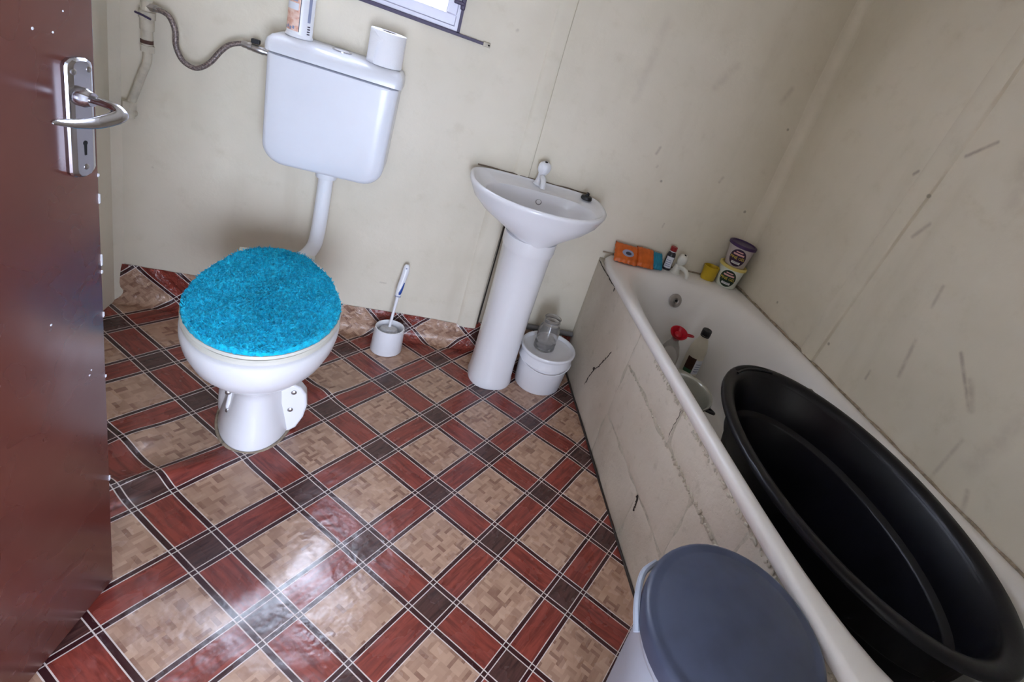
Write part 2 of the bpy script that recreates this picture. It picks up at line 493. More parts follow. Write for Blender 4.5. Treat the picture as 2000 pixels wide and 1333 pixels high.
# joint strips plastered over the wall seams (wavy, thin, slightly proud)
def strip(name, centre, half, nrm, z0, z1, mat, label, prd=0.006, lean=0.0, nw=17, zref=0.0):
    """vertical band; centre(z) along the wall, width 2*half, pushed along nrm"""
    nz = 40; V = []; F = []
    for i in range(nz):
        z = lerp(z0, z1, i / (nz - 1))
        for j in range(nw):
            s = -1 + 2 * j / (nw - 1)
            ex = 3.0 if (s < 0) == (nrm == 'y') else 14.0
            d = prd * (1 - abs(s) ** ex) * (0.8 + 0.2 * math.sin(z * 13 + s)) - 0.0008
            a = centre + lean * (z - zref) + s * half * (1 + 0.05 * math.sin(z * 7 + s * 2))
            if nrm == 'y': V.append((a, -d, z))
            else: V.append((XR - d, a, z))
    for i in range(nz - 1):
        for j in range(nw - 1):
            F.append((i * nw + j, i * nw + j + 1, (i + 1) * nw + j + 1, (i + 1) * nw + j))
    return struct(mesh(name, V, F, mat), label, 'trim')
strip('trim_1', 0.362, 0.032, 'y', 0.80, ZC, MAT_WALL_BACK, 'plastered joint strip above the wash basin tap', 0.010)
strip('trim_2', 0.312, 0.042, 'y', 0.10, 0.80, MAT_WALL_BACK, 'plastered joint strip behind the basin pedestal', 0.014)
strip('trim_3', -0.625, 0.045, 'x', 0.575, ZC, MAT_WALL_RIGHT, 'leaning plastered joint strip on the wall above the bath', 0.012, lean=-0.10, zref=0.57)
# coved corner strip
V = []; F = []; nz = 40
for i in range(nz):
    z = lerp(0.57, ZC, i / (nz - 1)); w = 0.048 + 0.003 * math.sin(z * 9) + 0.002 * math.sin(z * 23)
    for j in range(13):
        a = PI / 2 * j / 12
        V.append((XR - w + w * math.sin(a) - (0.0006 if 0 < j < 12 else -0.001), -w + w * math.cos(a) - (0.0006 if 0 < j < 12 else -0.001), z))
for i in range(nz - 1):
    for j in range(12): F.append((i * 13 + j, i * 13 + j + 1, (i + 1) * 13 + j + 1, (i + 1) * 13 + j))
struct(mesh('trim_4', V, F, MAT_WALL_RIGHT), 'coved strip filling the wall corner over the bath', 'trim')

# left corner strip
V = []; F = []
for i in range(nz):
    z = lerp(0.0, ZC, i / (nz - 1))
    for j in range(6):
        t = j / 5; w = 0.022
        V.append((XL + w * t - 0.001, -w * (1 - t) + 0.001, z))
for i in range(nz - 1):
    for j in range(5): F.append((i * 6 + j, i * 6 + j + 1, (i + 1) * 6 + j + 1, (i + 1) * 6 + j))
struct(mesh('trim_5', V, F, MAT_WALL), 'narrow filled corner behind the door edge', 'trim')

# window: steel frame, opening sash, panes, sill rail
win = bpy.data.objects.new('window_1', None); C.objects.link(win); win.location = (WX0, 0, WZ0)
struct(win, 'small white steel window glowing with daylight above the cistern', 'window')
fr = 0.012
v, f = join(box(WX0, WX1, 0.0, 0.05, WZ0, WZ0 + fr), box(WX0, WX1, 0.0, 0.05, WZ1 - fr, WZ1), box(WX0, WX0 + fr, 0, 0.05, WZ0 + fr, WZ1 - fr), box(WX1 - fr, WX1, 0, 0.05, WZ0 + fr, WZ1 - fr))
mesh('window_frame', v, f, MAT_WINFRAME, win, smooth=False)
xm = (WX0 + WX1) / 2
for (a, b_) in ((WX0 + fr, xm), (xm, WX1 - fr)):
    z0, z1 = WZ0 + fr, WZ1 - fr; w = 0.034
    v, f = join(box(a, b_, 0.012, 0.040, z0, z0 + w, 0.003), box(a, b_, 0.012, 0.040, z1 - w, z1, 0.003), box(a, a + w, 0.012, 0.040, z0 + w, z1 - w, 0.003), box(b_ - w, b_, 0.012, 0.040, z0 + w, z1 - w, 0.003))
    s = mesh('sash', v, f, MAT_WINFRAME, win, smooth=False)
    v, f = box(a + w, b_ - w, 0.024, 0.028, z0 + w, z1 - w)
    mesh('pane', v, f, MAT_PANE, s, smooth=False)
v, f = join(box(WX1 - 0.002, WX1 + 0.007, -0.006, 0.004, WZ0 - 0.004, WZ1), box(WX0, WX1 + 0.007, -0.006, 0.004, WZ0 - 0.006, WZ0))  # dark strips standing in for the purplish shadow round the frame
e = mesh('edge_shadow', v, f, MAT_WINDARK, win, smooth=False); e['label'] = 'purplish shadow outlining the frame, built as a dark strip'
v, f = box(WX0 + 0.06, 0.130, -0.012, -0.004, WZ0 - 0.012, WZ0 - 0.002, 0.001)
e = mesh('sill_rail', v, f, MAT_WINDARK, win, smooth=False)
v, f = box(0.122, 0.146, -0.014, -0.001, WZ0 - 0.014, WZ0 + 0.001, 0.002)
e2 = mesh('rail_end', v, f, MAT_FITTING, e, smooth=False)
v, f = lathe([(0.003, 0), (0.003, 0.002)], (0.141, -0.014, WZ0 - 0.006), 12, (0, -1, 0)); mesh('screw', v, f, MAT_HOLE, e)
v, f = join(box(WX1 - 0.028, WX1 + 0.004, -0.022, 0.01, 1.292, 1.304, 0.003), box(WX1 - 0.006, WX1 + 0.008, -0.02, 0.0, 1.28, 1.33, 0.003))
mesh('stay_catch', v, f, MAT_WINDARK, win, smooth=False)

# bath front: low block wall, painted, courses and joints showing
XP = 0.782
pw = bpy.data.objects.new('wall_bath', None); C.objects.link(pw); pw.location = (XP, -0.85, 0)
struct(pw, 'rough painted block wall boxing in the side of the bath', 'wall')
v, f = box(XP + 0.0030, XP + 0.05, -1.87, -0.002, 0, 0.545); mesh('core', v, f, MAT_MORTAR, pw, smooth=False)
def rough_slab(name, y0, y1, z0, z1, amp, bev=0.006, seed=0, mat=MAT_BLOCK, xf=None):
    ny = max(4, int(abs(y1 - y0) / 0.02)); nz_ = max(4, int((z1 - z0) / 0.02))
    rnd = random.Random(seed); ph = [rnd.uniform(0, 6) for _ in range(6)]
    V = []; F = []
    for i in range(ny + 1):
        for j in range(nz_ + 1):
            s, t = i / ny, j / nz_
            y = lerp(y0, y1, s); z = lerp(z0, z1, t)
            edge = min(s * abs(y1 - y0), (1 - s) * abs(y1 - y0), t * (z1 - z0), (1 - t) * (z1 - z0))
            k = 0.0022 * max(0.0, 1 - edge / 0.012) ** 2
            d = amp * (math.sin(y * 19 + ph[0]) * math.sin(z * 23 + ph[1]) + 0.6 * math.sin(y * 47 + ph[2]) * math.sin(z * 53 + ph[3]))
            V.append(((xf if xf else XP) + k + d + (0.0012 if edge < 1e-6 else 0), y, z))
    for i in range(ny):
        for j in range(nz_):
            a = i * (nz_ + 1) + j
            F.append((a, a + nz_ + 1, a + nz_ + 2, a + 1))
    return mesh(name, V, F, mat, pw, sharp=70)
J = 0.002
# the far end is smoothly plastered over; the blocks start to show nearer
rough_slab('plaster_skin', -0.60, -0.003, 0.0, 0.545, 0.0012, seed=1)
courses = [(0.0, 0.188, [-0.60, -0.965, -1.36, -1.87]), (0.188, 0.408, [-0.60, -1.18, -1.56, -1.87]), (0.408, 0.545, [-0.60, -0.985, -1.37, -1.87])]
sd = 5
for z0, z1, ys in courses:
    for a, b_ in zip(ys[:-1], ys[1:]):
        sd += 1
        rough_slab('block', b_ + J / 2, a - J / 2, z0 + J / 2, z1 - J / 2, 0.0016, seed=sd)
def crack(pts, r=0.0016):
    P = []
    for (a, b_) in zip(pts[:-1], pts[1:]):
        for k in range(6):
            t = k / 6
            P.append((XP - 0.0007, lerp(a[0], b_[0], t) + random.uniform(-.003, .003), lerp(a[1], b_[1], t) + random.uniform(-.003, .003)))
    P.append((XP - 0.0007, pts[-1][0], pts[-1][1]))
    n_ = len(P)
    rr = [r * (0.35 + abs(math.sin(i * 1.3))) * (1 if 0 < i < n_ - 1 else .3) for i in range(n_)]
    v, f = tube(P, rr, 6); o = mesh('crack', v, f, MAT_CRACK_SEAM, pw); return o
crack([(-.455, .36), (-.43, .31), (-.40, .25), (-.372, .216), (-.35, .16), (-.335, .11)], 0.0016)
crack([(-.372, .222), (-.366, .205)], 0.005)
crack([(-.975, .19), (-.985, .165), (-.99, .14)], 0.0035)
crack([(-.985, .53), (-.982, .48), (-.985, .43)], 0.0007)
crack([(-.01, .537), (-.16, .536), (-.27, .536)], 0.0016)
crack([(-.27, .536), (-.275, .520)], 0.002)
# crumbly mortar line under the bath lip and along the joint
def crumbs(name, y0, y1, z, n, seed, s0=0.004):
    rnd = random.Random(seed); parts = []
    for i in range(n):
        y = lerp(y0, y1, i / n) + rnd.uniform(-.008, .008); r = s0 * rnd.uniform(.5, 1.3)
        a = rnd.uniform(0, 3); M = Matrix.Rotation(a, 3, 'X')
        parts.append(box(-r * .7, r * .7, -r * 1.6, r * 1.6, -r * .8, r * .8, r * .5, 2, M, (XP + 0.001, y, z + rnd.uniform(-.004, .004))))
    v, f = join(*parts); o = mesh(name, v, f, MAT_MORTAR, pw); o['kind'] = 'stuff'; return o
crumbs('mortar_crumbs', -0.75, -1.70, 0.528, 90, 3)
crumbs('mortar_crumbs', -1.03, -1.45, 0.409, 46, 4, 0.0045)
crumbs('mortar_crumbs', -0.62, -1.02, 0.409, 26, 5, 0.003)

# dark gap line between lino and block wall
v, f = tube(smooth_path([(XP - 0.003, y, 0.003 + 0.002 * math.sin(y * 30)) for y in (-.02, -.3, -.6, -.9, -1.2, -1.5, -1.87)], 4), 0.004, 6)
struct(mesh('floor_seam_right', v, f, MAT_CRACK_SEAM), 'dark seam line where floor meets block wall', 'trim')

# ---------------------------------------------------------------- door
TH = math.radians(80); DD = Vector((math.cos(TH), math.sin(TH), 0)); DN = Vector((math.sin(TH), -math.cos(TH), 0)); DM = Vector((-0.423, -1.102, 0.0))
def dpt(s, z, k): return DM + DD * s + DN * k + Vector((0, 0, z))
MD = Matrix((DD, Vector((0, 0, 1)), DN)).transposed()          # local x along door, y up, z out of the face
def dbox(s0, s1, z0, z1, k0, k1, bev=0.0, seg=2): return box(s0, s1, z0, z1, k0, k1, bev, seg, MD, DM)
hinge = dpt(-0.735, 0, -0.04)
door = bpy.data.objects.new('door_1', None); C.objects.link(door); door.location = hinge
struct(door, 'reddish brown gloss painted door standing open into the room', 'door')
v, f = dbox(-0.735, 0.0335, 0.008, 2.02, -0.040, 0.0, 0.002, 2); leaf = mesh('door_leaf', v, f, MAT_DOOR, door, sharp=30)
rnd = random.Random(11)
for z, l in ((0.868, .016), (0.765, .020), (0.744, .006), (0.665, .010), (0.54, .006), (.905, .005), (.30, .012)):
    poly = [(0.0325 + rnd.uniform(-.0012, 0), -l / 2), (0.0345, -l / 2 + .001), (0.0345, l / 2 - .001), (0.0325 + rnd.uniform(-.001, 0), l / 2), (0.0312, 0)]
    v, f = prism(poly, MD, 0.0014, dpt(0, z, -0.0008)); mesh('paint_chip', v, f, MAT_LABEL_WHITE, leaf, smooth=False)
for s, z, r in ((-.055, 1.107, .0022), (-.028, 1.103, .0017), (-.012, 1.128, .0014), (-.062, .70, .0022), (.0, .565, .002), (.004, .573, .0016)):
    v, f = lathe([(r, 0), (r * .6, .0006)], dpt(s, z, -0.0001), 7, DN); mesh('paint_chip', v, f, MAT_LABEL_WHITE, leaf)
# handle set: tall chrome back plate, screws, keyhole, U-shaped lever
PZ0, PZ1 = 0.917, 1.070
poly = [(-.021, PZ0 + .006), (-.019, PZ0 + .002), (-.012, PZ0 - .003), (0, PZ0 - .005), (.012, PZ0 - .003), (.019, PZ0 + .002), (.021, PZ0 + .006), (.021, PZ1 - .006), (.019, PZ1 - .001), (.012, PZ1 + .003), (0, PZ1 + .004), (-.012, PZ1 + .003), (-.019, PZ1 - .001), (-.021, PZ1 - .006)]
def pl(sc, k): return [dpt(p[0] * sc[0], (PZ0 + PZ1) / 2 + (p[1] - (PZ0 + PZ1) / 2) * sc[1], k) for p in poly]
v, f = loft([pl((1, 1), 0.0), pl((1, 1), 0.004), pl((.93, .985), 0.0065), pl((.66, .965), 0.0085), pl((.60, .96), 0.0085)])
plate = mesh('handle_plate', v, f, MAT_CHROME, door, sharp=25); plate['label'] = 'chrome back plate with keyhole'
for s, z in ((-.0125, 1.058), (.0115, 1.060), (.001, 0.928)):
    v, f = lathe([(.0042, 0), (.0042, .0016), (.0028, .0026), (.0012, .0026), (.0010, .0016)], dpt(s, z, .0072), 14, DN); mesh('screw', v, f, MAT_STEEL, plate)
key = [(.0034 * math.cos(a), .0034 * math.sin(a) + .005) for a in [math.radians(t) for t in range(-50, 231, 20)]] + [(-.0016, -.012), (.0016, -.012)]
v, f = prism(key, MD, .0006, dpt(0.0005, .957, .0083)); mesh('keyhole', v, f, MAT_HOLE, plate, smooth=False)
v, f = join(lathe([(.0125, 0), (.0125, .008), (.010, .012), (.009, .016)], dpt(-.004, 1.026, .007), 20, DN),
            tube(smooth_path([dpt(-.004, 1.026, .012), dpt(-.003, 1.026, .030), dpt(-.004, 1.024, .048), dpt(-.014, 1.018, .058), dpt(-.045, 1.013, .055), dpt(-.075, 1.015, .052), dpt(-.098, 1.0195, .051), dpt(-.106, 1.020, .051)], 7),
                 [.0078 + .0012 * math.sin(PI * min(1, i / 34)) - (max(0, i - 30) / 19) ** 1.6 * .0065 for i in range(50)], 14, flat=0.55))
mesh('lever', v, f, MAT_CHROME, plate, sharp=60)

# ---------------------------------------------------------------- toilet
TA = Vector((0.156, -0.988, 0)).normalized(); TN = Vector((-TA.y, TA.x, 0)); TO = Vector((-0.345, -0.20, 0))
def tp(u, v_, z): return TO + TA * u + TN * (v_ - 0.012) + Vector((0, 0, z))
def egg(uc, lf, lb, w, z, n=56, pb=2.0, pf=2.0):
    out = []
    for i in range(n):
        a = 2 * PI * i / n; ca, sa = math.cos(a), math.sin(a)
        p = 2 / (pf if ca > 0 else pb)
        cu = math.copysign(abs(ca) ** p, ca); sv = math.copysign(abs(sa) ** p, sa)
        out.append(tp(uc + (lf if ca > 0 else lb) * cu, w * sv, z))
    return out
toilet = thing('toilet', 'white ceramic toilet pan on a flared foot, wearing a fluffy turquoise lid cover', 'toilet', tp(0.33, 0, 0))
L = [egg(.34, .155, .17, .092, 0.002, pb=2.6), egg(.34, .158, .17, .093, .012, pb=2.6), egg(.34, .150, .16, .086, .05, pb=2.6), egg(.335, .143, .15, .074, .11, pb=2.6),
     egg(.335, .138, .15, .070, .16, pb=2.5), egg(.335, .143, .17, .073, .195, pb=2.4), egg(.345, .178, .21, .104, .228, pb=2.3), egg(.36, .212, .26, .140, .268), egg(.375, .234, .30, .161, .305),
     egg(.385, .242, .325, .173, .340), egg(.39, .244, .335, .178, .370), egg(.39, .242, .338, .178, .388), egg(.39, .236, .33, .172, .396), egg(.39, .19, .27, .13, .396), egg(.38, .15, .2, .10, .30), egg(.36, .08, .1, .05, .24)]
v, f = loft(L); mesh('pan', v, f, MAT_CERAMIC, toilet, sharp=55)
# rear trap and floor flange with its screws
v, f = join(loft([egg(.235, .13, .10, .105, .002, pf=3, pb=3), egg(.235, .13, .10, .105, .055, pf=3, pb=3), egg(.225, .11, .09, .092, .12, pf=3, pb=3), egg(.20, .09, .10, .075, .20, pf=2.6), egg(.16, .1, .10, .07, .30, pf=2.6), egg(.14, .1, .08, .065, .37, pf=2.6)]))
mesh('trap', v, f, MAT_CERAMIC, toilet, sharp=55)
fl = [(.03, 0), (.085, 0), (.104, .015), (.120, .055), (.126, .10), (.120, .140), (.104, .165), (.085, .176), (.03, .176)]
for sgn in (1, -1):
    Mf = Matrix((TN * sgn, Vector((0, 0, 1)), -TA)).transposed()
    o0 = tp(.415, .0, .001) + TN * (0.0 if sgn > 0 else -.0)
    v, f = prism([(p[0] * (1 if sgn > 0 else .76) - .012, p[1]) for p in fl], Mf, .040, o0 + TN * .012)
    fo = mesh('floor_flange', v, f, MAT_CERAMIC, toilet, sharp=30)
    md = fo.modifiers.new('round', 'BEVEL'); md.width = .006; md.segments = 3
    for (dv, dz) in ((.088, .150), (.084, .086)):
        c0 = o0 + Mf @ Vector((dv * (1 if sgn > 0 else .76), dz, -.0002))
        v, f = lathe([(.0072, 0), (.0072, .002), (.0045, .004)], c0, 14, TA); mesh('screw', v, f, MAT_STEEL, fo)
# seat ring and lid (cream plastic edge shows under the cover)
L = [egg(.385, .240, .32, .172, .400), egg(.385, .244, .325, .177, .403), egg(.385, .244, .325, .177, .411), egg(.385, .240, .32, .172, .415), egg(.385, .15, .2, .1, .415), egg(.385, .15, .2, .1, .400)]
v, f = loft(L, False, False); F2 = f + [tuple((5 * 56 + i, 5 * 56 + (i + 1) % 56, (i + 1) % 56, i)) for i in range(56)]
mesh('seat', v, F2, MAT_PLASTIC_OLD, toilet, sharp=40)
L = [egg(.385, .240, .325, .174, .417), egg(.385, .244, .33, .178, .421), egg(.385, .242, .33, .176, .428), egg(.385, .22, .31, .155, .432)]
v, f = loft(L); mesh('lid', v, f, MAT_PLASTIC_OLD, toilet, sharp=40)
for s in (-1, 1):
    v, f = lathe([(.012, 0), (.012, .05)], tp(.062, .075 * s - .025, .412), 16, TN); mesh('hinge', v, f, MAT_PLASTIC_OLD, toilet)
v, f = lathe([(.034, 0), (.034, .05), (.030, .052), (.030, .10)], tp(.13, .03, .335), 24, -TA + Vector((0, 0, .35))); mesh('inlet_collar', v, f, MAT_PLASTIC, toilet)
# silicone bead and water supply scrap by the foot
v, f = tube([p + Vector((0, 0, .003)) for p in egg(.34, .160, .172, .096, 0.0, 60, pb=2.6)] + [egg(.34, .160, .172, .096, .003, 60, pb=2.6)[0]], 0.004, 8)
mesh('sealant_bead', v, f, MAT_CAULK, toilet)

# fluffy cover: dense displaced dome with thousands of loops (stuff under one thing)
def cover():
    rings, n = 60, 170; V = []; F = []; rnd = random.Random(3)
    def shape(a, k):
        ca, sa = math.cos(a), math.sin(a)
        lf, lb, w = .237, .310, .173
        l = lf if ca > 0 else lb
        u = .395 + l * ca * k
        vv = w * sa * k
        if ca < 0: vv = w * k * math.copysign(abs(sa) ** .80, sa) * (1 - .22 * abs(ca) ** 1.2)
        return u, vv
    V.append(tp(.385, 0, .454))
    for r in range(1, rings + 1):
        k = r / rings
        for i in range(n):
            a = 2 * PI * i / n
            u, vv = shape(a, min(1.0, k * 1.06) if k < .95 else 1.0 + (k - .95) * .1)
            z = .441 + .014 * math.sqrt(max(0.0, 1 - min(k * 1.02, 1) ** 5)) + .004 * math.sin(u * 37 + vv * 15) * math.sin(vv * 33 + 1)
            if k > .95: z = max(.4345, .441 - (k - .95) * .15)
            j = 0.0026 if k < .99 else .001
            V.append(tp(u + rnd.uniform(-j, j), vv + rnd.uniform(-j, j), max(.4335, z + rnd.uniform(-j * .9, j * 1.4))))
    for i in range(n): F.append((0, 1 + i, 1 + (i + 1) % n))
    for r in range(rings - 1):
        for i in range(n):
            j = (i + 1) % n
            F.append((1 + r * n + i, 1 + (r + 1) * n + i, 1 + (r + 1) * n + j, 1 + r * n + j))
    return V, F
cov = thing('toilet_lid_cover', 'fluffy turquoise terry cover stretched over the toilet lid', 'lid cover', tp(.385, 0, .4335))
v, f = cover(); fabric = mesh('terry_cloth', v, f, MAT_TERRY, cov, sharp=120)
rnd = random.Random(9); V = []; F = []
for k in range(9000):
    a = rnd.uniform(0, 2 * PI); q = math.sqrt(rnd.uniform(0, 1)) * .995
    ca, sa = math.cos(a), math.sin(a); u = .395 + (.237 if ca > 0 else .310) * ca * q; vv = .173 * sa * q
    if ca < 0: vv = .173 * q * math.copysign(abs(sa) ** .80, sa) * (1 - .22 * abs(ca) ** 1.2)
    z = .441 + .014 * math.sqrt(max(0.0, 1 - min(q * .97, 1) ** 5)) + .004 * math.sin(u * 37 + vv * 15) * math.sin(vv * 33 + 1)
    p = tp(u, vv, z); t = Vector((rnd.uniform(-1, 1), rnd.uniform(-1, 1), .9)).normalized() * rnd.uniform(.006, .011)
    w = Vector((rnd.uniform(-1, 1), rnd.uniform(-1, 1), 0)).normalized() * .0013
    p.z = max(p.z, .4345); b0 = len(V); V += [p - w, p + w, p + t + w * .5 + Vector((0, 0, -.002)), p + t - w * .5]
    F.append((b0, b0 + 1, b0 + 2, b0 + 3))
tf = mesh('terry_loops', V, F, MAT_TERRY, cov); tf['kind'] = 'stuff'

# ---------------------------------------------------------------- cistern
cis = thing('cistern', 'white plastic wall-hung toilet cistern with rounded lower corners and flush pipe', 'cistern', (-0.275, -0.08, 0.66))
def rr_outline(x0, x1, z0, z1, rb, rt, n=8):
    P = []
    for (cx, cz, r, a0) in ((x1 - rb, z0 + rb, rb, -90), (x1 - rt, z1 - rt, rt, 0), (x0 + rt, z1 - rt, rt, 90), (x0 + rb, z0 + rb, rb, 180)):
        for k in range(n + 1):
            a = math.radians(a0 + 90 * k / n); P.append((cx + r * math.cos(a), cz + r * math.sin(a)))
    return P
def cis_loop(ins, y):
    P = rr_outline(-.452 + ins, -.097 - ins, .665 + ins, .993 - ins * .2, max(.005, .062 - ins * .4), .006)
    # taper: narrower towards the bottom
    out = []
    for x, z in P:
        t = (z - .665) / .33
        out.append((-.2745 + (x + .2745) * lerp(.955, 1.0, min(1, max(0, t) * 1.4)), y, z))
    return out
v, f = loft([cis_loop(0, -.002), cis_loop(0, -.135), cis_loop(.004, -.146), cis_loop(.014, -.152), cis_loop(.05, -.1535)])
mesh('tank', v, f, MAT_CISTERN, cis, sharp=50)
def lid_loop(ins, z, fy):
    P = rr_outline(-.459 + ins, -.090 - ins, 0, 1, .02, .02)
    r = .022; out = []
    for (cx, cy, a0) in ((-.090 - ins - r, fy + r, -90), (-.090 - ins - r, -.003 - r, 0), (-.459 + ins + r, -.003 - r, 90), (-.459 + ins + r, fy + r, 180)):
        for k in range(7):
            a = math.radians(a0 + 15 * k); out.append((cx + r * math.cos(a), cy + r * math.sin(a), z))
    return out
v, f = loft([lid_loop(.004, .9965, -.152), lid_loop(0, .998, -.158), lid_loop(0, 1.018, -.158), lid_loop(.003, 1.030, -.152), lid_loop(.010, 1.040, -.136), lid_loop(.02, 1.0445, -.118), lid_loop(.05, 1.046, -.095)])
mesh('lid', v, f, MAT_CISTERN, cis, sharp=60)
v, f = lathe([(.027, 0), (.027, .003), (.023, .004), (.022, .002)], (-.275, -.072, 1.0455), 28); bt = mesh('flush_button', v, f, MAT_CHROME, cis)
v, f = lathe([(.0215, 0), (.0215, .003), (.018, .0045)], (-.275, -.072, 1.0455), 28); mesh('button_cap', v, f, MAT_CISTERN, bt)
fp = smooth_path([(-.272, -.075, .675), (-.272, -.075, .60), (-.273, -.075, .50), (-.275, -.077, .425), (-.279, -.088, .385), (-.290, -.125, .366), (-.305, -.175, .362)], 8)
v, f = tube(fp, 0.0225, 20); mesh('flush_pipe', v, f, MAT_PLASTIC, cis)
v, f = lathe([(.030, 0), (.032, .004), (.032, .026), (.026, .03)], (-.272, -.075, .636), 24); mesh('pipe_nut', v, f, MAT_PLASTIC, cis)

# things standing on the cistern
ZL = 1.0462
can = thing('spray_can', 'white aerosol can with peach printed label standing on the cistern', 'spray can', (-.392, -.068, ZL))
cx, cy = -.392, -.068
v, f = lathe([(.034, 0), (.036, .002), (.036, .006), (.034, .009), (.0335, .012), (.0335, .165), (.032, .172), (.026, .184), (.024, .188)], (cx, cy, ZL), 36); mesh('can_body', v, f, MAT_PLASTIC, can)
v, f = lathe([(.025, 0), (.026, .004), (.026, .035), (.022, .042)], (cx, cy, ZL + .186), 30); mesh('cap', v, f, MAT_LABEL_YELLOW, can)
def wrap(c, r, a0, a1, z0, z1, n=14, dz=None, t=.0006):
    """thin curved label patch on a cylinder, angles in degrees"""
    V = []
    for k in range(n + 1):
        a = math.radians(lerp(a0, a1, k / n))
        for rr_ in (r, r + t):
            for z in (z0, z1): V.append((c[0] + rr_ * math.cos(a), c[1] + rr_ * math.sin(a), z))
    F = []
    for k in range(n):
        b0, b1 = 4 * k, 4 * k + 4
        F += [(b0 + 2, b0 + 3, b1 + 3, b1 + 2), (b0, b1, b1 + 1, b0 + 1), (b0 + 1, b1 + 1, b1 + 3, b0 + 3), (b0, b0 + 2, b1 + 2, b1)]
    F += [(0, 1, 3, 2), (4 * n, 4 * n + 2, 4 * n + 3, 4 * n + 1)]
    return V, F
cr = .0336
for nm, a0, a1, z0, z1, mt in (('label', 205, 275, .018, .160, MAT_LABEL_PEACH), ('label_stripe', 275, 278, .018, .160, MAT_LABEL_DARK), ('label_text', 212, 262, .098, .112, MAT_LABEL_GREY), ('label_text', 216, 258, .116, .124, MAT_LABEL_DARK),
                              ('label_patch', 206, 268, .075, .094, MAT_LABEL_WHITE), ('label_patch', 266, 286, .130, .160, MAT_LABEL_YELLOW), ('label_text', 312, 326, .050, .120, MAT_LABEL_GREY)):
    t = .0006 if nm == 'label' else .0011
    v, f = wrap((cx, cy), cr, a0, a1, ZL + z0, ZL + z1, t=t); mesh(nm, v, f, mt, can)
v, f = join(*[wrap((cx, cy), cr, 314, 328, ZL + .016 + k * .007, ZL + .0195 + k * .007, t=.0009) for k in range(4)]); mesh('barcode', v, f, MAT_LABEL_DARK, can)
v, f = join(*[wrap((cx, cy), cr, 206 + 14 * k, 215 + 14 * k, ZL + .020 + .003 * (k % 2), ZL + .028 + .003 * (k % 2), t=.0011) for k in range(4)]); mesh('label_text', v, f, MAT_LABEL_GREY, can)

rx, ry = -.156, -.072
roll = thing('toilet_roll', 'white toilet paper roll standing upright on the cistern lid', 'toilet roll', (rx, ry, ZL))
v, f = lathe([(.022, 0), (.050, 0), (.0515, .002), (.0515, .098), (.050, .100), (.022, .100), (.0215, .097), (.0215, .003)], (rx, ry, ZL), 44, cap0=False, cap1=False)
n0 = len(v) // 8
f += [(7 * 44 + i, 7 * 44 + (i + 1) % 44, (i + 1) % 44, i) for i in range(44)]
mesh('paper', v, f, MAT_PAPER, roll, sharp=40)
v, f = lathe([(.019, .0985), (.0208, .0985), (.0208, .001), (.019, .001), (.019, .003), (.001, .003)], (rx, ry, ZL), 30, cap0=False, cap1=False); mesh('core', v, f, MAT_CARD, roll)
# loose torn sheet edge lying on the outside
V = []; F = []
pts = [(.098, 226), (.090, 240), (.082, 252), (.076, 262), (.070, 258), (.058, 250), (.045, 246), (.030, 244), (.014, 242), (.002, 246)]
for z, a1 in pts:
    for k in range(9):
        a = math.radians(lerp(200, a1, k / 8)); rr_ = .0517 + .0035 * (k / 8) ** 3
        V.append((rx + rr_ * math.cos(a), ry + rr_ * math.sin(a), ZL + z))
for i in range(len(pts) - 1):
    for k in range(8): F.append((i * 9 + k, i * 9 + k + 1, (i + 1) * 9 + k + 1, (i + 1) * 9 + k))
sh = mesh('loose_sheet', V, F, MAT_PAPER, roll); md = sh.modifiers.new('t', 'SOLIDIFY'); md.thickness = .0006

# water supply: wall pipe fittings and braided hose with ball valve
sup = thing('water_supply', 'painted-over wall valve and pipe fittings beside the door edge', 'pipe fitting', (-.77, -.02, .66))
v, f = join(lathe([(.016, 0), (.016, .03), (.019, .031), (.019, .05), (.014, .052), (.014, .10)], (-.769, -.03, .930), 18)); mesh('valve_body', v, f, MAT_FITTING, sup)
v, f = join(lathe([(.013, 0), (.013, .05)], (-.769, -.03, .880), 16), lathe([(.017, 0), (.017, .018)], (-.768, -.03, .870), 6)); mesh('pipe_union', v, f, MAT_FITTING, sup)
v, f = lathe([(.0145, 0), (.0145, .010)], (-.769, -.031, .893), 14); mesh('rust_band', v, f, plain('rusty_thread', rgb(96, 66, 56), .8, var=.2, vscale=60), sup)
v, f = tube(smooth_path([(-.768, -.03, .875), (-.770, -.028, .84), (-.782, -.026, .80), (-.800, -.024, .74), (-.812, -.024, .70)], 5), .0105, 12); mesh('supply_pipe', v, f, MAT_FITTING, sup)
v, f = join(lathe([(.018, 0), (.018, .022), (.015, .024)], (-.814, -.024, .688), 6), lathe([(.015, 0), (.015, .03)], (-.816, -.024, .660), 16), lathe([(.014, 0), (.014, .03)], (-.816, -.002, .672), 16, (0, -1, 0))); mesh('elbow', v, f, MAT_FITTING, sup)
v, f = tube([(-.79, -.045, .972), (-.772, -.050, .970), (-.752, -.052, .965)], .003, 8); mesh('valve_lever', v, f, MAT_WINDARK, sup)
hz = thing('braided_hose', 'grey braided steel hose looping from wall valve to cistern', 'hose', (-.745, -.04, .993))
hp = smooth_path([(-.748, -.036, .994), (-.728, -.045, .994), (-.710, -.05, .986), (-.697, -.05, .955), (-.694, -.05, .912), (-.677, -.05, .877), (-.645, -.05, .867), (-.614, -.05, .893), (-.588, -.05, .936), (-.566, -.05, .962), (-.540, -.05, .975), (-.530, -.05, .976)], 8)
v, f = tube(hp, .0072, 12); mesh('hose', v, f, MAT_BRAID, hz)
v, f = lathe([(.0115, 0), (.0115, .02), (.009, .021), (.009, .032)], (-.766, -.032, .995), 6, (1, -.25, 0)); mesh('hose_nut', v, f, MAT_STEEL, hz)
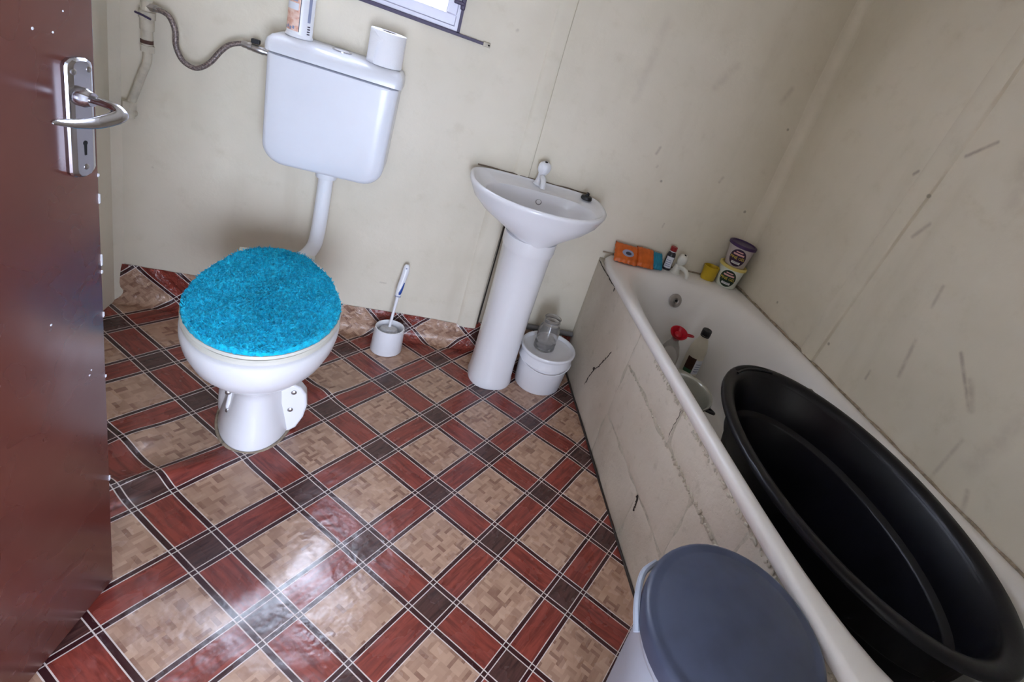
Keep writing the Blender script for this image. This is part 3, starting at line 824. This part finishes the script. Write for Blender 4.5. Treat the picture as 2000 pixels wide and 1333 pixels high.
v, f = lathe([(.009, 0), (.010, .004), (.010, .016), (.0115, .017), (.0115, .026)], (-.538, -.05, .976), 14, (1, 0, -.05)); mesh('hose_end', v, f, MAT_STEEL, hz)
vv_ = lathe([(.010, 0), (.0115, .004), (.0115, .03), (.009, .034), (.009, .052)], (-.512, -.05, .974), 14, (1, 0, -.06)); mesh('ball_valve', *vv_, MAT_STEEL, hz)
v, f = box(-.514, -.493, -.058, -.042, .987, 1.000, .002, 2); mesh('valve_handle', v, f, MAT_BLACK, hz, smooth=False)

# ---------------------------------------------------------------- toilet brush
bx0, by0 = .017, -.105
bh = thing('toilet_brush_holder', 'small round white plastic toilet brush holder on the floor', 'brush holder', (bx0, by0, .002))
v, f = lathe([(.045, .0), (.056, .0), (.058, .003), (.054, .095), (.053, .104), (.050, .105), (.047, .100), (.048, .06), (.046, .012), (.02, .010)], (bx0, by0, .003), 40, cap0=True, cap1=True)
mesh('pot', v, f, MAT_PLASTIC, bh, sharp=45)
brush = thing('toilet_brush', 'white toilet brush with blue grip patch leaning in its holder', 'toilet brush', (bx0, by0, .02))
bA = Vector((bx0 - .005, by0 - .002, .05)); bB = Vector((.029, -.030, .352)); ax_ = (bB - bA).normalized()
v, f = lathe([(.010, -.015), (.034, -.012), (.038, 0), (.038, .035), (.030, .048), (.008, .052)], bA, 24, ax_); hd = mesh('bristles', v, f, plain('white_bristles', rgb(214, 214, 218), .9, var=.1, vscale=80, bstr=.8, bscale=160), brush)
v, f = lathe([(.0055, 0), (.0055, .10), (.007, .14), (.0085, .170)], bA + ax_ * .04, 16, ax_); mesh('stem', v, f, MAT_PLASTIC, brush)
L_ = (bB - bA).length
Mh = ax_.to_track_quat('Z', 'Y').to_matrix()
side = Vector((1, 0, 0)); side = (side - ax_ * side.dot(ax_)).normalized(); fw = ax_.cross(side)
def hl(t, w, d, sh=0.0):
    c0 = bA + ax_ * t + side * sh
    return [c0 + side * w * math.cos(2 * PI * k / 20) + fw * d * math.sin(2 * PI * k / 20) for k in range(20)]
z0 = L_ - .135
v, f = loft([hl(z0, .0085, .008), hl(z0 + .004, .0105, .009), hl(z0 + .02, .012, .010), hl(z0 + .045, .0125, .010, .001), hl(z0 + .075, .0115, .009, .003), hl(z0 + .105, .0125, .008, .005), hl(z0 + .125, .011, .007, .005), hl(z0 + .134, .006, .005, .004)])
hnd = mesh('handle', v, f, MAT_PLASTIC, brush)
v, f = loft([hl(z0 + .001, .0112, .0095), hl(z0 + .005, .0114, .0098)]); mesh('blue_ring', v, f, MAT_LABEL_GREY, hnd)
fd = fw if fw.y < 0 else -fw
gp = []
for t, s0, s1 in ((.012, .000, .0065), (.020, -.0015, .0088), (.028, .001, .0098), (.038, .004, .0108), (.050, .0068, .0115), (.062, .009, .0118)):
    gp.append((t, s0, s1))
V = []; F = []
for t, s0, s1 in gp:
    for k in range(4):
        s = lerp(s0, s1, k / 3)
        V.append(bA + ax_ * (z0 + t) + side * (s + .001) + fd * (math.sqrt(max(0, 1 - min(1, (s / .0128)) ** 2)) * .0102 + .0012))
for i in range(len(gp) - 1):
    for k in range(3): F.append((i * 4 + k, i * 4 + k + 1, (i + 1) * 4 + k + 1, (i + 1) * 4 + k))
g = mesh('grip_patch', V, F, MAT_BLUE, hnd); g.modifiers.new('t', 'SOLIDIFY').thickness = .0015
v, f = lathe([(.003, 0), (.003, .0008)], bA + ax_ * (L_ - .016) + fd * .0074 + side * .005, 10, fd); mesh('hanging_hole', v, f, MAT_LABEL_GREY, hnd)

# ---------------------------------------------------------------- wash basin
BX = 0.428
basin = thing('wash_basin', 'white half-round ceramic wash basin on a tall white pedestal', 'wash basin', (BX, -.2, 0))
NB = 72
def bz(y): return .800 + .030 * max(-.5, y)       # rim falls slightly to the front
def b_out(k, z=None, dz=0.0, cyy=-.14, ysh=0.0):
    out = []
    for i in range(NB):
        a = 2 * PI * i / NB; ca, sa = math.cos(a), math.sin(a)
        if sa > 0: p = 2 / 4.2; x = .256 * math.copysign(abs(ca) ** p, ca); y = .139 * abs(sa) ** p
        else: x = .256 * math.copysign(abs(ca) ** .97, ca); y = -.222 * abs(sa) ** .97
        xx = BX + x * k; yy = cyy + ysh + y * k
        out.append((xx, yy, (bz(yy) + dz) if z is None else z))
    return out
def b_in(k, dz, cyy=-.208, w=.208, bk=.100, ft=.128):
    out = []
    for i in range(NB):
        a = 2 * PI * i / NB; ca, sa = math.cos(a), math.sin(a)
        if sa > 0: p = 2 / 2.8; x = w * math.copysign(abs(ca) ** p, ca); y = bk * abs(sa) ** p
        else: x = w * ca; y = ft * sa
        yy = cyy + y * k
        out.append((BX + x * k, yy, bz(yy) + dz))
    return out
def b_und(kx, kb, kf, z):
    out = []
    for i in range(NB):
        a = 2 * PI * i / NB; ca, sa = math.cos(a), math.sin(a)
        if sa > 0: p = 2 / 4.2; x = .256 * math.copysign(abs(ca) ** p, ca) * kx; y = .139 * abs(sa) ** p * kb
        else: x = .256 * math.copysign(abs(ca) ** .97, ca) * kx; y = -.222 * abs(sa) ** .97 * kf
        out.append((BX + x, -.14 + y, z))
    return out
LB = [b_und(.36, .9, .745, .640), b_und(.41, .95, .765, .652), b_und(.55, 1, .80, .672), b_und(.76, 1, .88, .702), b_und(.91, 1, .945, .737), b_und(.98, 1, .985, .770), b_out(1.0, dz=-.013), b_out(1.0, dz=-.005), b_out(.985, dz=0), b_out(.965, dz=.0005), b_out(.945, dz=-.003), b_out(.925, dz=-.008),
      b_in(1.0, -.010), b_in(.97, -.018), b_in(.93, -.040), b_in(.86, -.070), b_in(.74, -.100), b_in(.5, -.118), b_in(.2, -.124), b_in(.09, -.126)]
v, f = loft(LB); mesh('bowl', v, f, MAT_CERAMIC, basin, sharp=60)
v, f = lathe([(.012, 0), (.012, .003), (.009, .004), (.008, .001)], (BX + .004, -.1135, .750), 18, (0, -1, .30)); oh = mesh('overflow_hole', v, f, MAT_GRIP, basin)
v, f = lathe([(.022, 0), (.022, .003), (.014, .004), (.013, .001)], (BX, -.208, .670), 20); mesh('waste_outlet', v, f, MAT_CHROME, basin)
def ped(w, fy, by, z, n=40):
    out = []
    for i in range(n):
        a = 2 * PI * i / n; ca, sa = math.cos(a), math.sin(a)
        x = w * math.copysign(abs(ca) ** .85, ca); yc = -.205
        y = (by - yc) * abs(sa) ** .6 if sa > 0 else (fy - yc) * abs(sa)
        out.append((BX - .004 + x, yc + y, z))
    return out
v, f = loft([ped(.087, -.296, -.10, .002), ped(.089, -.299, -.10, .010), ped(.085, -.294, -.10, .035), ped(.083, -.290, -.10, .10), ped(.083, -.290, -.10, .30), ped(.086, -.293, -.10, .45), ped(.090, -.299, -.10, .585), ped(.093, -.302, -.10, .592), ped(.096, -.305, -.10, .604), ped(.097, -.306, -.10, .648)])
mesh('pedestal', v, f, MAT_CERAMIC, basin, sharp=50)
def white_tap(parent, x, y, z, rot=0.0, s=1.0, mat=MAT_PLASTIC):
    R = Matrix.Rotation(rot, 3, 'Z'); o = Vector((x, y, z))
    q = lambda a, b, c: o + R @ Vector((a * s, b * s, c * s))
    v, f = lathe([(.023 * s, 0), (.024 * s, .004 * s), (.020 * s, .009 * s), (.015 * s, .03 * s), (.014 * s, .045 * s)], o, 22)
    tb = mesh('tap_body', v, f, mat, parent)
    P = smooth_path([q(0, 0, .028), q(0, -.025, .038), q(0, -.052, .036), q(0, -.068, .024), q(0, -.071, .008)], 5)
    v, f = tube(P, [.0105 * s] * 12 + [.010 * s] * (len(P) - 12), 14); mesh('tap_spout', v, f, mat, parent)
    # lobed handle head, tipped to the front, with a black index dot
    ax2 = (R @ Vector((0, -.28, 1))).normalized(); n = 32; loops = []
    Mx = ax2.to_track_quat('Z', 'Y').to_matrix()
    for r, zz, lob in ((.012, 0, 0), (.016, .006, .05), (.0215, .020, .10), (.0225, .036, .10), (.019, .047, .06), (.012, .053, 0), (.006, .054, 0)):
        loops.append([q(0, -.004, .044) + Mx @ Vector((r * s * (1 + lob * math.cos(4 * t)) * math.cos(t), r * s * (1 + lob * math.cos(4 * t)) * math.sin(t), zz * s)) for t in [2 * PI * i / n for i in range(n)]])
    v, f = loft(loops); h = mesh('tap_handle', v, f, mat, parent)
    v, f = lathe([(.0055 * s, 0), (.0055 * s, .002 * s)], q(0, -.004, .044) + Mx @ Vector((0, 0, .0535 * s)), 14, ax2); mesh('index_dot', v, f, MAT_HOLE, h)
white_tap(basin, BX + .004, -.038, .793, 0.0, 1.0)
# black plug left on the rim
pg = thing('basin_plug', 'black rubber plug with a small knob lying on the basin rim', 'plug', (.622, -.070, .797))
v, f = lathe([(.021, 0), (.023, .003), (.021, .013), (.017, .015)], (.620, -.070, .7945), 22); mesh('plug_body', v, f, MAT_BLACK, pg)
v, f = join(lathe([(.006, 0), (.004, .006), (.006, .012), (.003, .015)], (.620, -.070, .809), 12), box(.612, .628, -.073, -.067, .809, .816, .002)); mesh('knob', v, f, MAT_BLACK, pg)
# sealant line behind the basin
v, f = tube(smooth_path([(x, -.003, .801 + .0012 * math.sin(x * 60)) for x in [.20 + .45 * k / 9 for k in range(10)]], 3), [.003] * 28, 6)
mesh('sealant_line', v, f, plain('grimy_sealant', rgb(120, 104, 88), .8, var=.3, vscale=60), basin)
# seam shadow strip behind the pedestal
v, f = box(.353, .358, -.006, -.0005, .12, .80); struct(mesh('trim_6', v, f, MAT_CRACK_SEAM, smooth=False), 'narrow dark strip for the shadow in the wall gap beside the basin pedestal', 'trim')
# waste pipe low behind the bucket
v, f = tube([(.50, -.022, .158), (.62, -.022, .156), (.779, -.022, .152)], .012, 12); tag(mesh('waste_pipe', v, f, MAT_GRIP), 'grey waste pipe running low along wall behind the bucket', 'pipe')

# ---------------------------------------------------------------- bucket with glass jar
KX, KY = .628, -.205
bk = thing('white_bucket', 'white plastic bucket with lid standing between pedestal and block wall', 'bucket', (KX, KY, .002))
v, f = lathe([(.080, 0), (.094, 0), (.097, .004), (.105, .125), (.1055, .128)], (KX, KY, .003), 44); mesh('pail', v, f, MAT_PLASTIC, bk, sharp=45)
v, f = lathe([(.1055, 0), (.1115, .004), (.112, .012), (.109, .02), (.108, .05)], (KX, KY, .128), 44, cap0=False, cap1=False); mesh('rim_band', v, f, MAT_PLASTIC, bk)
v, f = lathe([(.112, 0), (.115, .003), (.116, .012), (.113, .0165), (.107, .0165), (.104, .012), (.101, .004), (.02, .003)], (KX, KY, .172), 44); mesh('lid', v, f, MAT_PLASTIC, bk, sharp=50)
hpth = [(KX + .112 * math.cos(a), KY + .112 * math.sin(a), .135 - .018 * math.sin((a - math.radians(200)) / math.radians(140) * PI)) for a in [math.radians(200 + 140 * k / 20) for k in range(21)]]
v, f = tube(hpth, .0022, 8); mesh('bail_handle', v, f, MAT_PLASTIC, bk)
JX, JY, JZ = .607, -.205, .1756
jar = thing('glass_jar', 'empty clear glass jar without a lid standing on the bucket lid', 'jar', (JX, JY, JZ))
prof = [(.020, .0), (.040, .0), (.044, .006), (.044, .018), (.0425, .022), (.044, .026), (.044, .038), (.0425, .042), (.044, .046), (.0445, .085), (.041, .102), (.035, .114), (.033, .120), (.033, .126), (.0345, .128), (.033, .130), (.033, .142), (.0345, .145),
        (.0315, .145), (.0305, .142), (.0305, .118), (.0385, .100), (.0415, .084), (.0410, .012), (.037, .006), (.015, .006)]
v, f = lathe(prof, (JX, JY, JZ), 40); mesh('glass', v, f, MAT_GLASS, jar, sharp=60)

# ---------------------------------------------------------------- bath
bath = thing('bathtub', 'white enamelled bathtub built in along the scuffed side wall', 'bathtub', (1.13, -.85, 0))
BX0, BX1, BY0, BY1 = .776, XR - .002, -1.86, -.002
NBT = 96
def bt_out(ins, z):
    out = []
    xc, yc = (BX0 + BX1) / 2, (BY0 + BY1) / 2; a_, b_ = (BX1 - BX0) / 2 - ins, (BY1 - BY0) / 2 - ins
    for i in range(NBT):
        t = 2 * PI * i / NBT; ca, sa = math.cos(t), math.sin(t)
        k = 1 / max(abs(ca) ** 14 + abs(sa) ** 14, 1e-9) ** (1 / 14)
        out.append((xc + a_ * ca * k, yc + b_ * sa * k, z))
    return out
def bt_in(x0, x1, y0, y1, z, p):
    out = []; xc, yc = (x0 + x1) / 2, (y0 + y1) / 2
    for i in range(NBT):
        t = 2 * PI * i / NBT; ca, sa = math.cos(t), math.sin(t)
        k = 1 / max(abs(ca) ** p + abs(sa) ** p, 1e-9) ** (1 / p)
        out.append((xc + (x1 - x0) / 2 * ca * k, yc + (y1 - y0) / 2 * sa * k, z))
    return out
LT = [bt_out(.004, .540), bt_out(0, .543), bt_out(0, .562), bt_out(.004, .5705), bt_out(.012, .5735), bt_in(.802, 1.440, -1.805, -.090, .5725, 5.0), bt_in(.812, 1.428, -1.795, -.105, .567, 4.6), bt_in(.824, 1.416, -1.785, -.120, .555, 4.2),
      bt_in(.840, 1.400, -1.77, -.140, .52, 4.0), bt_in(.862, 1.378, -1.745, -.165, .44, 3.8), bt_in(.884, 1.350, -1.71, -.195, .33, 3.6), bt_in(.905, 1.325, -1.68, -.215, .22, 3.6), bt_in(.922, 1.312, -1.63, -.238, .178, 4.0), bt_in(.945, 1.290, -1.5, -.262, .170, 4.0), bt_in(1.06, 1.17, -1.2, -.6, .165, 2.5)]
v, f = loft(LT, False, True); mesh('shell', v, f, MAT_BATH, bath, sharp=75)
v, f = lathe([(.031, 0), (.031, .004), (.028, .008), (.014, .010), (.010, .007), (.008, .009)], (1.128, -.158, .482), 28, (0, -1, .32)); oc = mesh('overflow_cover', v, f, MAT_STEEL, bath)
v, f = lathe([(.006, 0), (.006, .002)], (1.128, -.168, .486), 10, (0, -1, .32)); mesh('overflow_screw', v, f, MAT_HOLE, oc)
white_tap(bath, 1.128, -.058, .572, math.radians(22), 1.0, MAT_PLASTIC_OLD)
v, f = lathe([(.030, 0), (.030, .004), (.022, .005), (.02, .002)], (1.12, -.55, .167), 24); mesh('waste_outlet', v, f, MAT_CHROME, bath)
v, f = box(1.372, 1.398, -.875, -.795, .520, .538, .005, 2); mesh('grip_bar', v, f, MAT_GRIP, bath)
# grubby sealant between bath and wall
v, f = join(tube(smooth_path([(XR - .006, y, .574 + .002 * math.sin(y * 40) + .0015 * math.sin(y * 93)) for y in [-.05 - 1.6 * k / 24 for k in range(25)]], 3), [.005 * (0.7 + .5 * abs(math.sin(i * .9))) for i in range(73)], 6),
            tube(smooth_path([(x, -.005, .574) for x in [.79 + .66 * k / 10 for k in range(11)]], 2), .0035, 6))
mesh('sealant', v, f, MAT_CAULK, bath)

# items on the end ledge
ZR = .5735
def sachet(name, label, cat, cx, cy, w, d, h, rot, tilt, mat, seed, extra=None):
    """soft wrapped block: bulged pillow with crimped ends"""
    rnd = random.Random(seed); n, mrow = 18, 12; V = []; F = []
    R = Matrix.Rotation(rot, 3, 'Z') @ Matrix.Rotation(tilt, 3, 'X')
    top = []; 
    for s in (1, -1):
        for i in range(n + 1):
            for j in range(mrow + 1):
                a, b_ = i / n * 2 - 1, j / mrow * 2 - 1
                prof_ = (1 - abs(a) ** 6) ** .5 * (1 - abs(b_) ** 5) ** .5
                z = h * (.5 + s * .5 * prof_) + (rnd.uniform(-.0012, .0012) if prof_ > .2 else 0)
                V.append(Vector((a * w / 2 * (1 + .03 * math.sin(j * 2.1)), b_ * d / 2 * (1 + .03 * math.sin(i * 1.7)), z)))
    K = (n + 1) * (mrow + 1)
    for i in range(n):
        for j in range(mrow):
            a = i * (mrow + 1) + j
            F.append((a, a + mrow + 1, a + mrow + 2, a + 1)); F.append((K + a, K + a + 1, K + a + mrow + 2, K + a + mrow + 1))
    P = [R @ p for p in V]; zmin = min(p.z for p in P); o = Vector((cx, cy, ZR - zmin + .0005))
    t = thing(name, label, cat, (cx, cy, ZR))
    mesh('wrapper', [p + o for p in P], F, mat, t, sharp=70)
    return t, R, o
tl = math.radians(38)
t1, R1, o1 = sachet('soap_packet', 'orange wrapped packet with blue-grey print propped at corner of bath ledge', 'packet', .872, -.052, .105, .095, .028, math.radians(-8), tl, MAT_ORANGE, 1)
v, f = prism([(.026 * math.cos(a) + .004, .017 * math.sin(a) - .004) for a in [2 * PI * k / 24 for k in range(24)]], R1, .001, o1 + R1 @ Vector((0, 0, .0283))); pr = mesh('print_patch', v, f, MAT_LABEL_GREY, t1, smooth=False)
v, f = prism([(.013 * math.cos(a) + .006, .008 * math.sin(a) - .005) for a in [2 * PI * k / 20 for k in range(20)]], R1, .0008, o1 + R1 @ Vector((0, 0, .0292))); mesh('print_mark', v, f, MAT_LABEL_DARK, pr, smooth=False)
t2, R2, o2 = sachet('soap_packet', 'plain orange wrapped packet between printed packet and teal packet', 'packet', .962, -.052, .080, .100, .032, math.radians(-5), math.radians(36), MAT_ORANGE, 2)
t3, R3, o3 = sachet('soap_packet', 'teal wrapped packet leaning beside the red-capped bottle', 'packet', 1.020, -.046, .058, .088, .034, math.radians(-6), math.radians(34), MAT_TEAL, 4)

MX, MY = 1.088, -.040
mb = thing('medicine_bottle', 'small dark bottle with white label and dark red cap on bath ledge', 'bottle', (MX, MY, ZR))
v, f = lathe([(.015, 0), (.0185, .001), (.0195, .004), (.0195, .070), (.017, .080), (.012, .086), (.011, .092)], (MX, MY, ZR), 28); mesh('bottle_body', v, f, MAT_BOTTLE_DARK, mb)
v, f = lathe([(.0145, 0), (.0150, .002), (.0150, .018), (.013, .020)], (MX, MY, ZR + .091), 24); mesh('cap', v, f, MAT_REDCAP, mb)
v, f = lathe([(.0125, 0), (.0125, .006)], (MX, MY, ZR + .086), 20); mesh('neck_band', v, f, MAT_LABEL_WHITE, mb)
v, f = wrap((MX, MY), .0196, 196, 300, ZR + .012, ZR + .066); lb = mesh('label', v, f, MAT_LABEL_WHITE, mb)
v, f = join(*[wrap((MX, MY), .0202, 212, 280 - 12 * (k % 2), ZR + .020 + k * .009, ZR + .0235 + k * .009, t=.0005) for k in range(4)]); mesh('label_text', v, f, MAT_LABEL_GREY, lb)

YX, YY = 1.305, -.048
yc = thing('yellow_cup', 'yellow plastic oval cup without lid beside the stacked gel tubs', 'cup', (YX, YY, ZR))
v, f = lathe([(.024, 0), (.032, 0), (.034, .004), (.037, .062), (.0385, .066), (.036, .067), (.0345, .062), (.031, .006), (.02, .005)], (YX, YY, ZR), 32, sx=1.05, sy=.82); mesh('cup_body', v, f, MAT_YELLOW, yc, sharp=50)
v, f = tube(smooth_path([(YX + .018, YY - .030, ZR + .066), (YX + .026, YY - .014, ZR + .070), (YX + .028, YY + .006, ZR + .068)], 4), .003, 8); mesh('lip', v, f, MAT_YELLOW, yc)

def text_mesh(body, size):
    cu = bpy.data.curves.new('t', 'FONT'); cu.body = body; cu.size = size; cu.align_x = 'CENTER'; cu.align_y = 'CENTER'; cu.extrude = 0.0; cu.resolution_u = 3
    o = bpy.data.objects.new('t', cu); C.objects.link(o)
    bpy.context.view_layer.update()
    dg = bpy.context.evaluated_depsgraph_get()
    me = bpy.data.meshes.new_from_object(o.evaluated_get(dg))
    V = [v.co.copy() for v in me.vertices]; F = [tuple(p.vertices) for p in me.polygons]
    bpy.data.objects.remove(o); bpy.data.meshes.remove(me); bpy.data.curves.remove(cu)
    return V, F
def gel_tub(x, y, z, mbody, mlid, mlabel, label, r0=.047, r1=.059, h=.092, ang=-125, lidcol=None):
    t = thing('gel_tub', label, 'tub', (x, y, z), None)
    v, f = lathe([(r0 - .006, 0), (r0, .001), (r0 + .001, .004), (r1, h - .008), (r1 + .002, h)], (x, y, z), 44); mesh('tub_body', v, f, mbody, t, sharp=45)
    v, f = lathe([(r1 + .001, 0), (r1 + .006, .002), (r1 + .006, .012), (r1 + .003, .0145), (r1 - .003, .0145), (r1 - .006, .010), (.01, .0095)], (x, y, z + h - .004), 44); mesh('lid', v, f, mlid, t, sharp=45)
    def rad(zz): return lerp(r0 + .001, r1, (zz - .004) / (h - .012))
    def on_tub(px, pz, d):
        zz = h * .49 + pz; R_ = rad(zz) + d; a = math.radians(ang) + px / rad(zz)
        return (x + R_ * math.cos(a), y + R_ * math.sin(a), z + zz)
    n = 40; rings = 6; V = []; F = []; a_, b_ = .039, .0415
    V.append(on_tub(0, 0, .0008))
    for k in range(1, rings + 1):
        for i in range(n):
            q = 2 * PI * i / n; V.append(on_tub(a_ * k / rings * math.cos(q), b_ * k / rings * math.sin(q), .0008 if k < rings else .0002))
    for i in range(n): F.append((0, 1 + i, 1 + (i + 1) % n))
    for k in range(rings - 1):
        for i in range(n):
            j = (i + 1) % n; F.append((1 + k * n + i, 1 + (k + 1) * n + i, 1 + (k + 1) * n + j, 1 + k * n + j))
    lab = mesh('label', V, F, mlabel, t)
    def patch(w, hh, cx_, cz_, sl, mt, nm, d=.0014):
        V = []; F = []
        for i in range(11):
            for zz in (-hh / 2, hh / 2):
                px = -w / 2 + w * i / 10; V.append(on_tub(cx_ + px, cz_ + zz + sl * px, d))
        for i in range(10): F.append((2 * i, 2 * i + 2, 2 * i + 3, 2 * i + 1))
        return mesh(nm, V, F, mt, lab)
    patch(.032, .005, 0, .0285, 0, MAT_TEXT_PINK, 'printed_line')
    patch(.050, .008, 0, .0165, 0, MAT_TEXT_PINK, 'printed_line')
    patch(.040, .011, 0, -.024, 0, MAT_TEXT_WHITE, 'printed_line')
    patch(.028, .0018, 0, -.0205, 0, MAT_LABEL_GREY, 'printed_line', .0018)
    patch(.028, .0018, 0, -.0245, 0, MAT_LABEL_GREY, 'printed_line', .0018)
    V, F = text_mesh('PINE GEL', .0172)
    mesh('lettering', [on_tub(p.x, p.y * 1.1 - .001, .0018) for p in V], F, MAT_TEXT_YELLOW, lab, smooth=False)
    return t
GX, GY = 1.392, -.072
gel_tub(GX, GY, ZR, MAT_POT_WHITE, MAT_POT_YELLOW, MAT_GREEN_LABEL, 'white gel tub with green label and yellow lid standing on bath ledge', h=.098)
gel_tub(GX + .004, GY + .004, ZR + .1045, MAT_POT_GREY, MAT_PURPLE, MAT_PURPLE_LABEL, 'pale grey gel tub with purple label and lid stacked on another tub', h=.098)

# ---------------------------------------------------------------- things inside the bath
ZB = .174
def bottle(x, y, z, prof, n=32): return lathe(prof, (x, y, z), n)
QX, QY = 1.226, -.332
bo = thing('milky_bottle', 'milky plastic bottle with black cap and brown label standing in the bath', 'bottle', (QX, QY, ZB))
v, f = bottle(QX, QY, ZB + .003, [(.030, 0), (.038, .001), (.040, .006), (.040, .14), (.038, .185), (.030, .215), (.021, .237), (.018, .247), (.018, .262)]); mesh('bottle_body', v, f, MAT_MILKY, bo)
v, f = bottle(QX, QY, ZB + .258, [(.0205, 0), (.021, .002), (.021, .022), (.019, .025)], 26); mesh('cap', v, f, MAT_BLACK, bo)
v, f = bottle(QX, QY, ZB + .252, [(.0205, 0), (.0205, .004)], 26); mesh('neck_ring', v, f, MAT_BLACK, bo)
v, f = wrap((QX, QY), .0402, 196, 252, ZB + .080, ZB + .155); l1 = mesh('label', v, f, MAT_LABEL_BROWN, bo)
v, f = wrap((QX, QY), .0408, 198, 250, ZB + .080, ZB + .098, t=.0006); mesh('label_band', v, f, MAT_LABEL_GREEN, l1)
v, f = wrap((QX, QY), .0402, 252, 305, ZB + .080, ZB + .150); l2 = mesh('label', v, f, MAT_LABEL_WHITE, bo)
v, f = join(*[wrap((QX, QY), .0408, 262, 296, ZB + .092 + k * .012, ZB + .096 + k * .012, t=.0005) for k in range(4)]); mesh('label_text', v, f, MAT_LABEL_GREY, l2)

RX, RY = 1.095, -.335
jg = thing('funnel_bottle', 'clear plastic bottle topped by a red funnel with looped handle in the bath', 'bottle', (RX, RY, ZB))
v, f = bottle(RX, RY, ZB + .003, [(.034, 0), (.044, .001), (.046, .008), (.046, .12), (.043, .15), (.030, .185), (.017, .205), (.016, .222)]); mesh('bottle_body', v, f, MAT_CLEAR_PLASTIC, jg)
ax3 = Vector((-.12, -.35, 1)).normalized(); oR = Vector((RX, RY, ZB + .215))
v, f = lathe([(.010, 0), (.014, .012), (.030, .030), (.037, .040), (.038, .044), (.035, .044), (.027, .032), (.012, .014), (.008, .012)], oR, 32, ax3); fn = mesh('funnel', v, f, MAT_RED, jg, sharp=50)
hx = oR + ax3 * .040
sd_ = Vector((.93, .10, -.10)).normalized(); up_ = Vector((0, 0, 1)); ot = sd_.cross(up_).normalized()
lp_ = [hx + sd_ * (.034 + .024 * (1 - math.cos(a)) * .95) + ot * .008 * math.sin(a) for a in [2 * PI * k / 24 for k in range(25)]]
v, f = tube(lp_, .0035, 8); mesh('loop_handle', v, f, MAT_RED, fn)
v, f = lathe([(.012, 0), (.016, .004), (.010, .010)], oR + ax3 * .030, 14, ax3); mesh('funnel_boss', v, f, MAT_RED, fn)

# metal dish
DX, DY = 1.062, -.545
ds = thing('metal_dish', 'round pale metal dish with black lug lying in the bath behind its front edge', 'dish', (DX, DY, ZB))
v, f = lathe([(.06, 0), (.085, 0), (.10, .010), (.128, .108), (.136, .117), (.140, .120), (.139, .124), (.133, .122), (.125, .110), (.097, .014), (.05, .006)], (DX, DY, ZB + .004), 48); mesh('dish_body', v, f, plain('pale_enamel_metal', rgb(176, 176, 168), .22, .45, var=.06), ds, sharp=50)
v, f = lathe([(.1385, 0), (.1405, .0015), (.1385, .003)], (DX, DY, ZB + .1195), 48, cap0=False, cap1=False); mesh('dark_rim_line', v, f, MAT_BLACK, ds)
v, f = tube(smooth_path([(DX + .075, DY - .112, ZB + .115), (DX + .094, DY - .130, ZB + .118), (DX + .106, DY - .120, ZB + .112), (DX + .102, DY - .090, ZB + .108)], 4), .006, 8); mesh('lug', v, f, MAT_BLACK, ds)

# large black oval tub
OX, OY, OZ = 1.128, -1.252, .200
def ov(a_, b_, z, n=72, tilt=.0): return [(OX + a_ * math.cos(2 * PI * i / n), OY + b_ * math.sin(2 * PI * i / n), z + tilt * math.sin(2 * PI * i / n)) for i in range(n)]
tub = thing('oval_tub', 'large black plastic oval laundry tub set inside the bath', 'tub', (OX, OY, OZ))
ZT = .583
v, f = loft([ov(.150, .300, OZ), ov(.165, .320, OZ + .006), ov(.200, .364, OZ + .10), ov(.220, .398, OZ + .24), ov(.234, .425, ZT - .02), ov(.240, .433, ZT - .012), ov(.280, .473, ZT - .014), ov(.283, .477, ZT - .010), ov(.282, .476, ZT - .001), ov(.278, .471, ZT + .003), ov(.262, .455, ZT + .003),
             ov(.248, .440, ZT - .002), ov(.238, .430, ZT - .014), ov(.226, .414, ZT - .120), ov(.222, .409, ZT - .126), ov(.204, .386, ZT - .132), ov(.200, .380, ZT - .140), ov(.185, .350, OZ + .10), ov(.160, .315, OZ + .012), ov(.145, .295, OZ + .008)])
body = mesh('tub_body', v, f, MAT_TUB, tub, sharp=45)
# hand slot moulded through the far rim
V = []
slot = []
for k in range(15):
    a = math.radians(lerp(80, 112, k / 14)); slot.append((OX + .268 * math.cos(a), OY + .4615 * math.sin(a), ZT + .0030))
v, f = tube(slot, [.003] + [.0075] * 13 + [.003], 8, flat=.25); mesh('hand_slot', v, f, MAT_HOLE, tub)
slot = [(OX + .256 * math.cos(math.radians(lerp(78, 114, k / 14))), OY + .449 * math.sin(math.radians(lerp(78, 114, k / 14))), ZT + .003) for k in range(15)]
v, f = tube(slot, .004, 8); mesh('slot_lip', v, f, MAT_TUB, tub)

# lidded bin near the bath
NX, NY = .612, -1.582
bn = thing('lidded_bin', 'tall pale bin with dark navy-grey lid standing against the block wall', 'bin', (NX, NY, .002))
v, f = lathe([(.10, 0), (.122, 0), (.126, .004), (.146, .50), (.152, .505), (.155, .515), (.155, .53)], (NX, NY, .003), 48); mesh('bin_body', v, f, MAT_BIN_BODY, bn, sharp=45)
v, f = lathe([(.156, 0), (.160, .003), (.160, .028), (.157, .034), (.150, .037), (.142, .034), (.136, .036), (.10, .046), (.05, .052), (.01, .053)], (NX, NY, .527), 48); mesh('lid', v, f, MAT_BIN_LID, bn, sharp=50)
v, f = tube(smooth_path([(NX - .158, NY + .03, .520), (NX - .150, NY + .07, .535), (NX - .125, NY + .115, .540), (NX - .085, NY + .142, .530)], 5), .006, 8); mesh('bail_handle', v, f, MAT_BIN_BODY, bn)
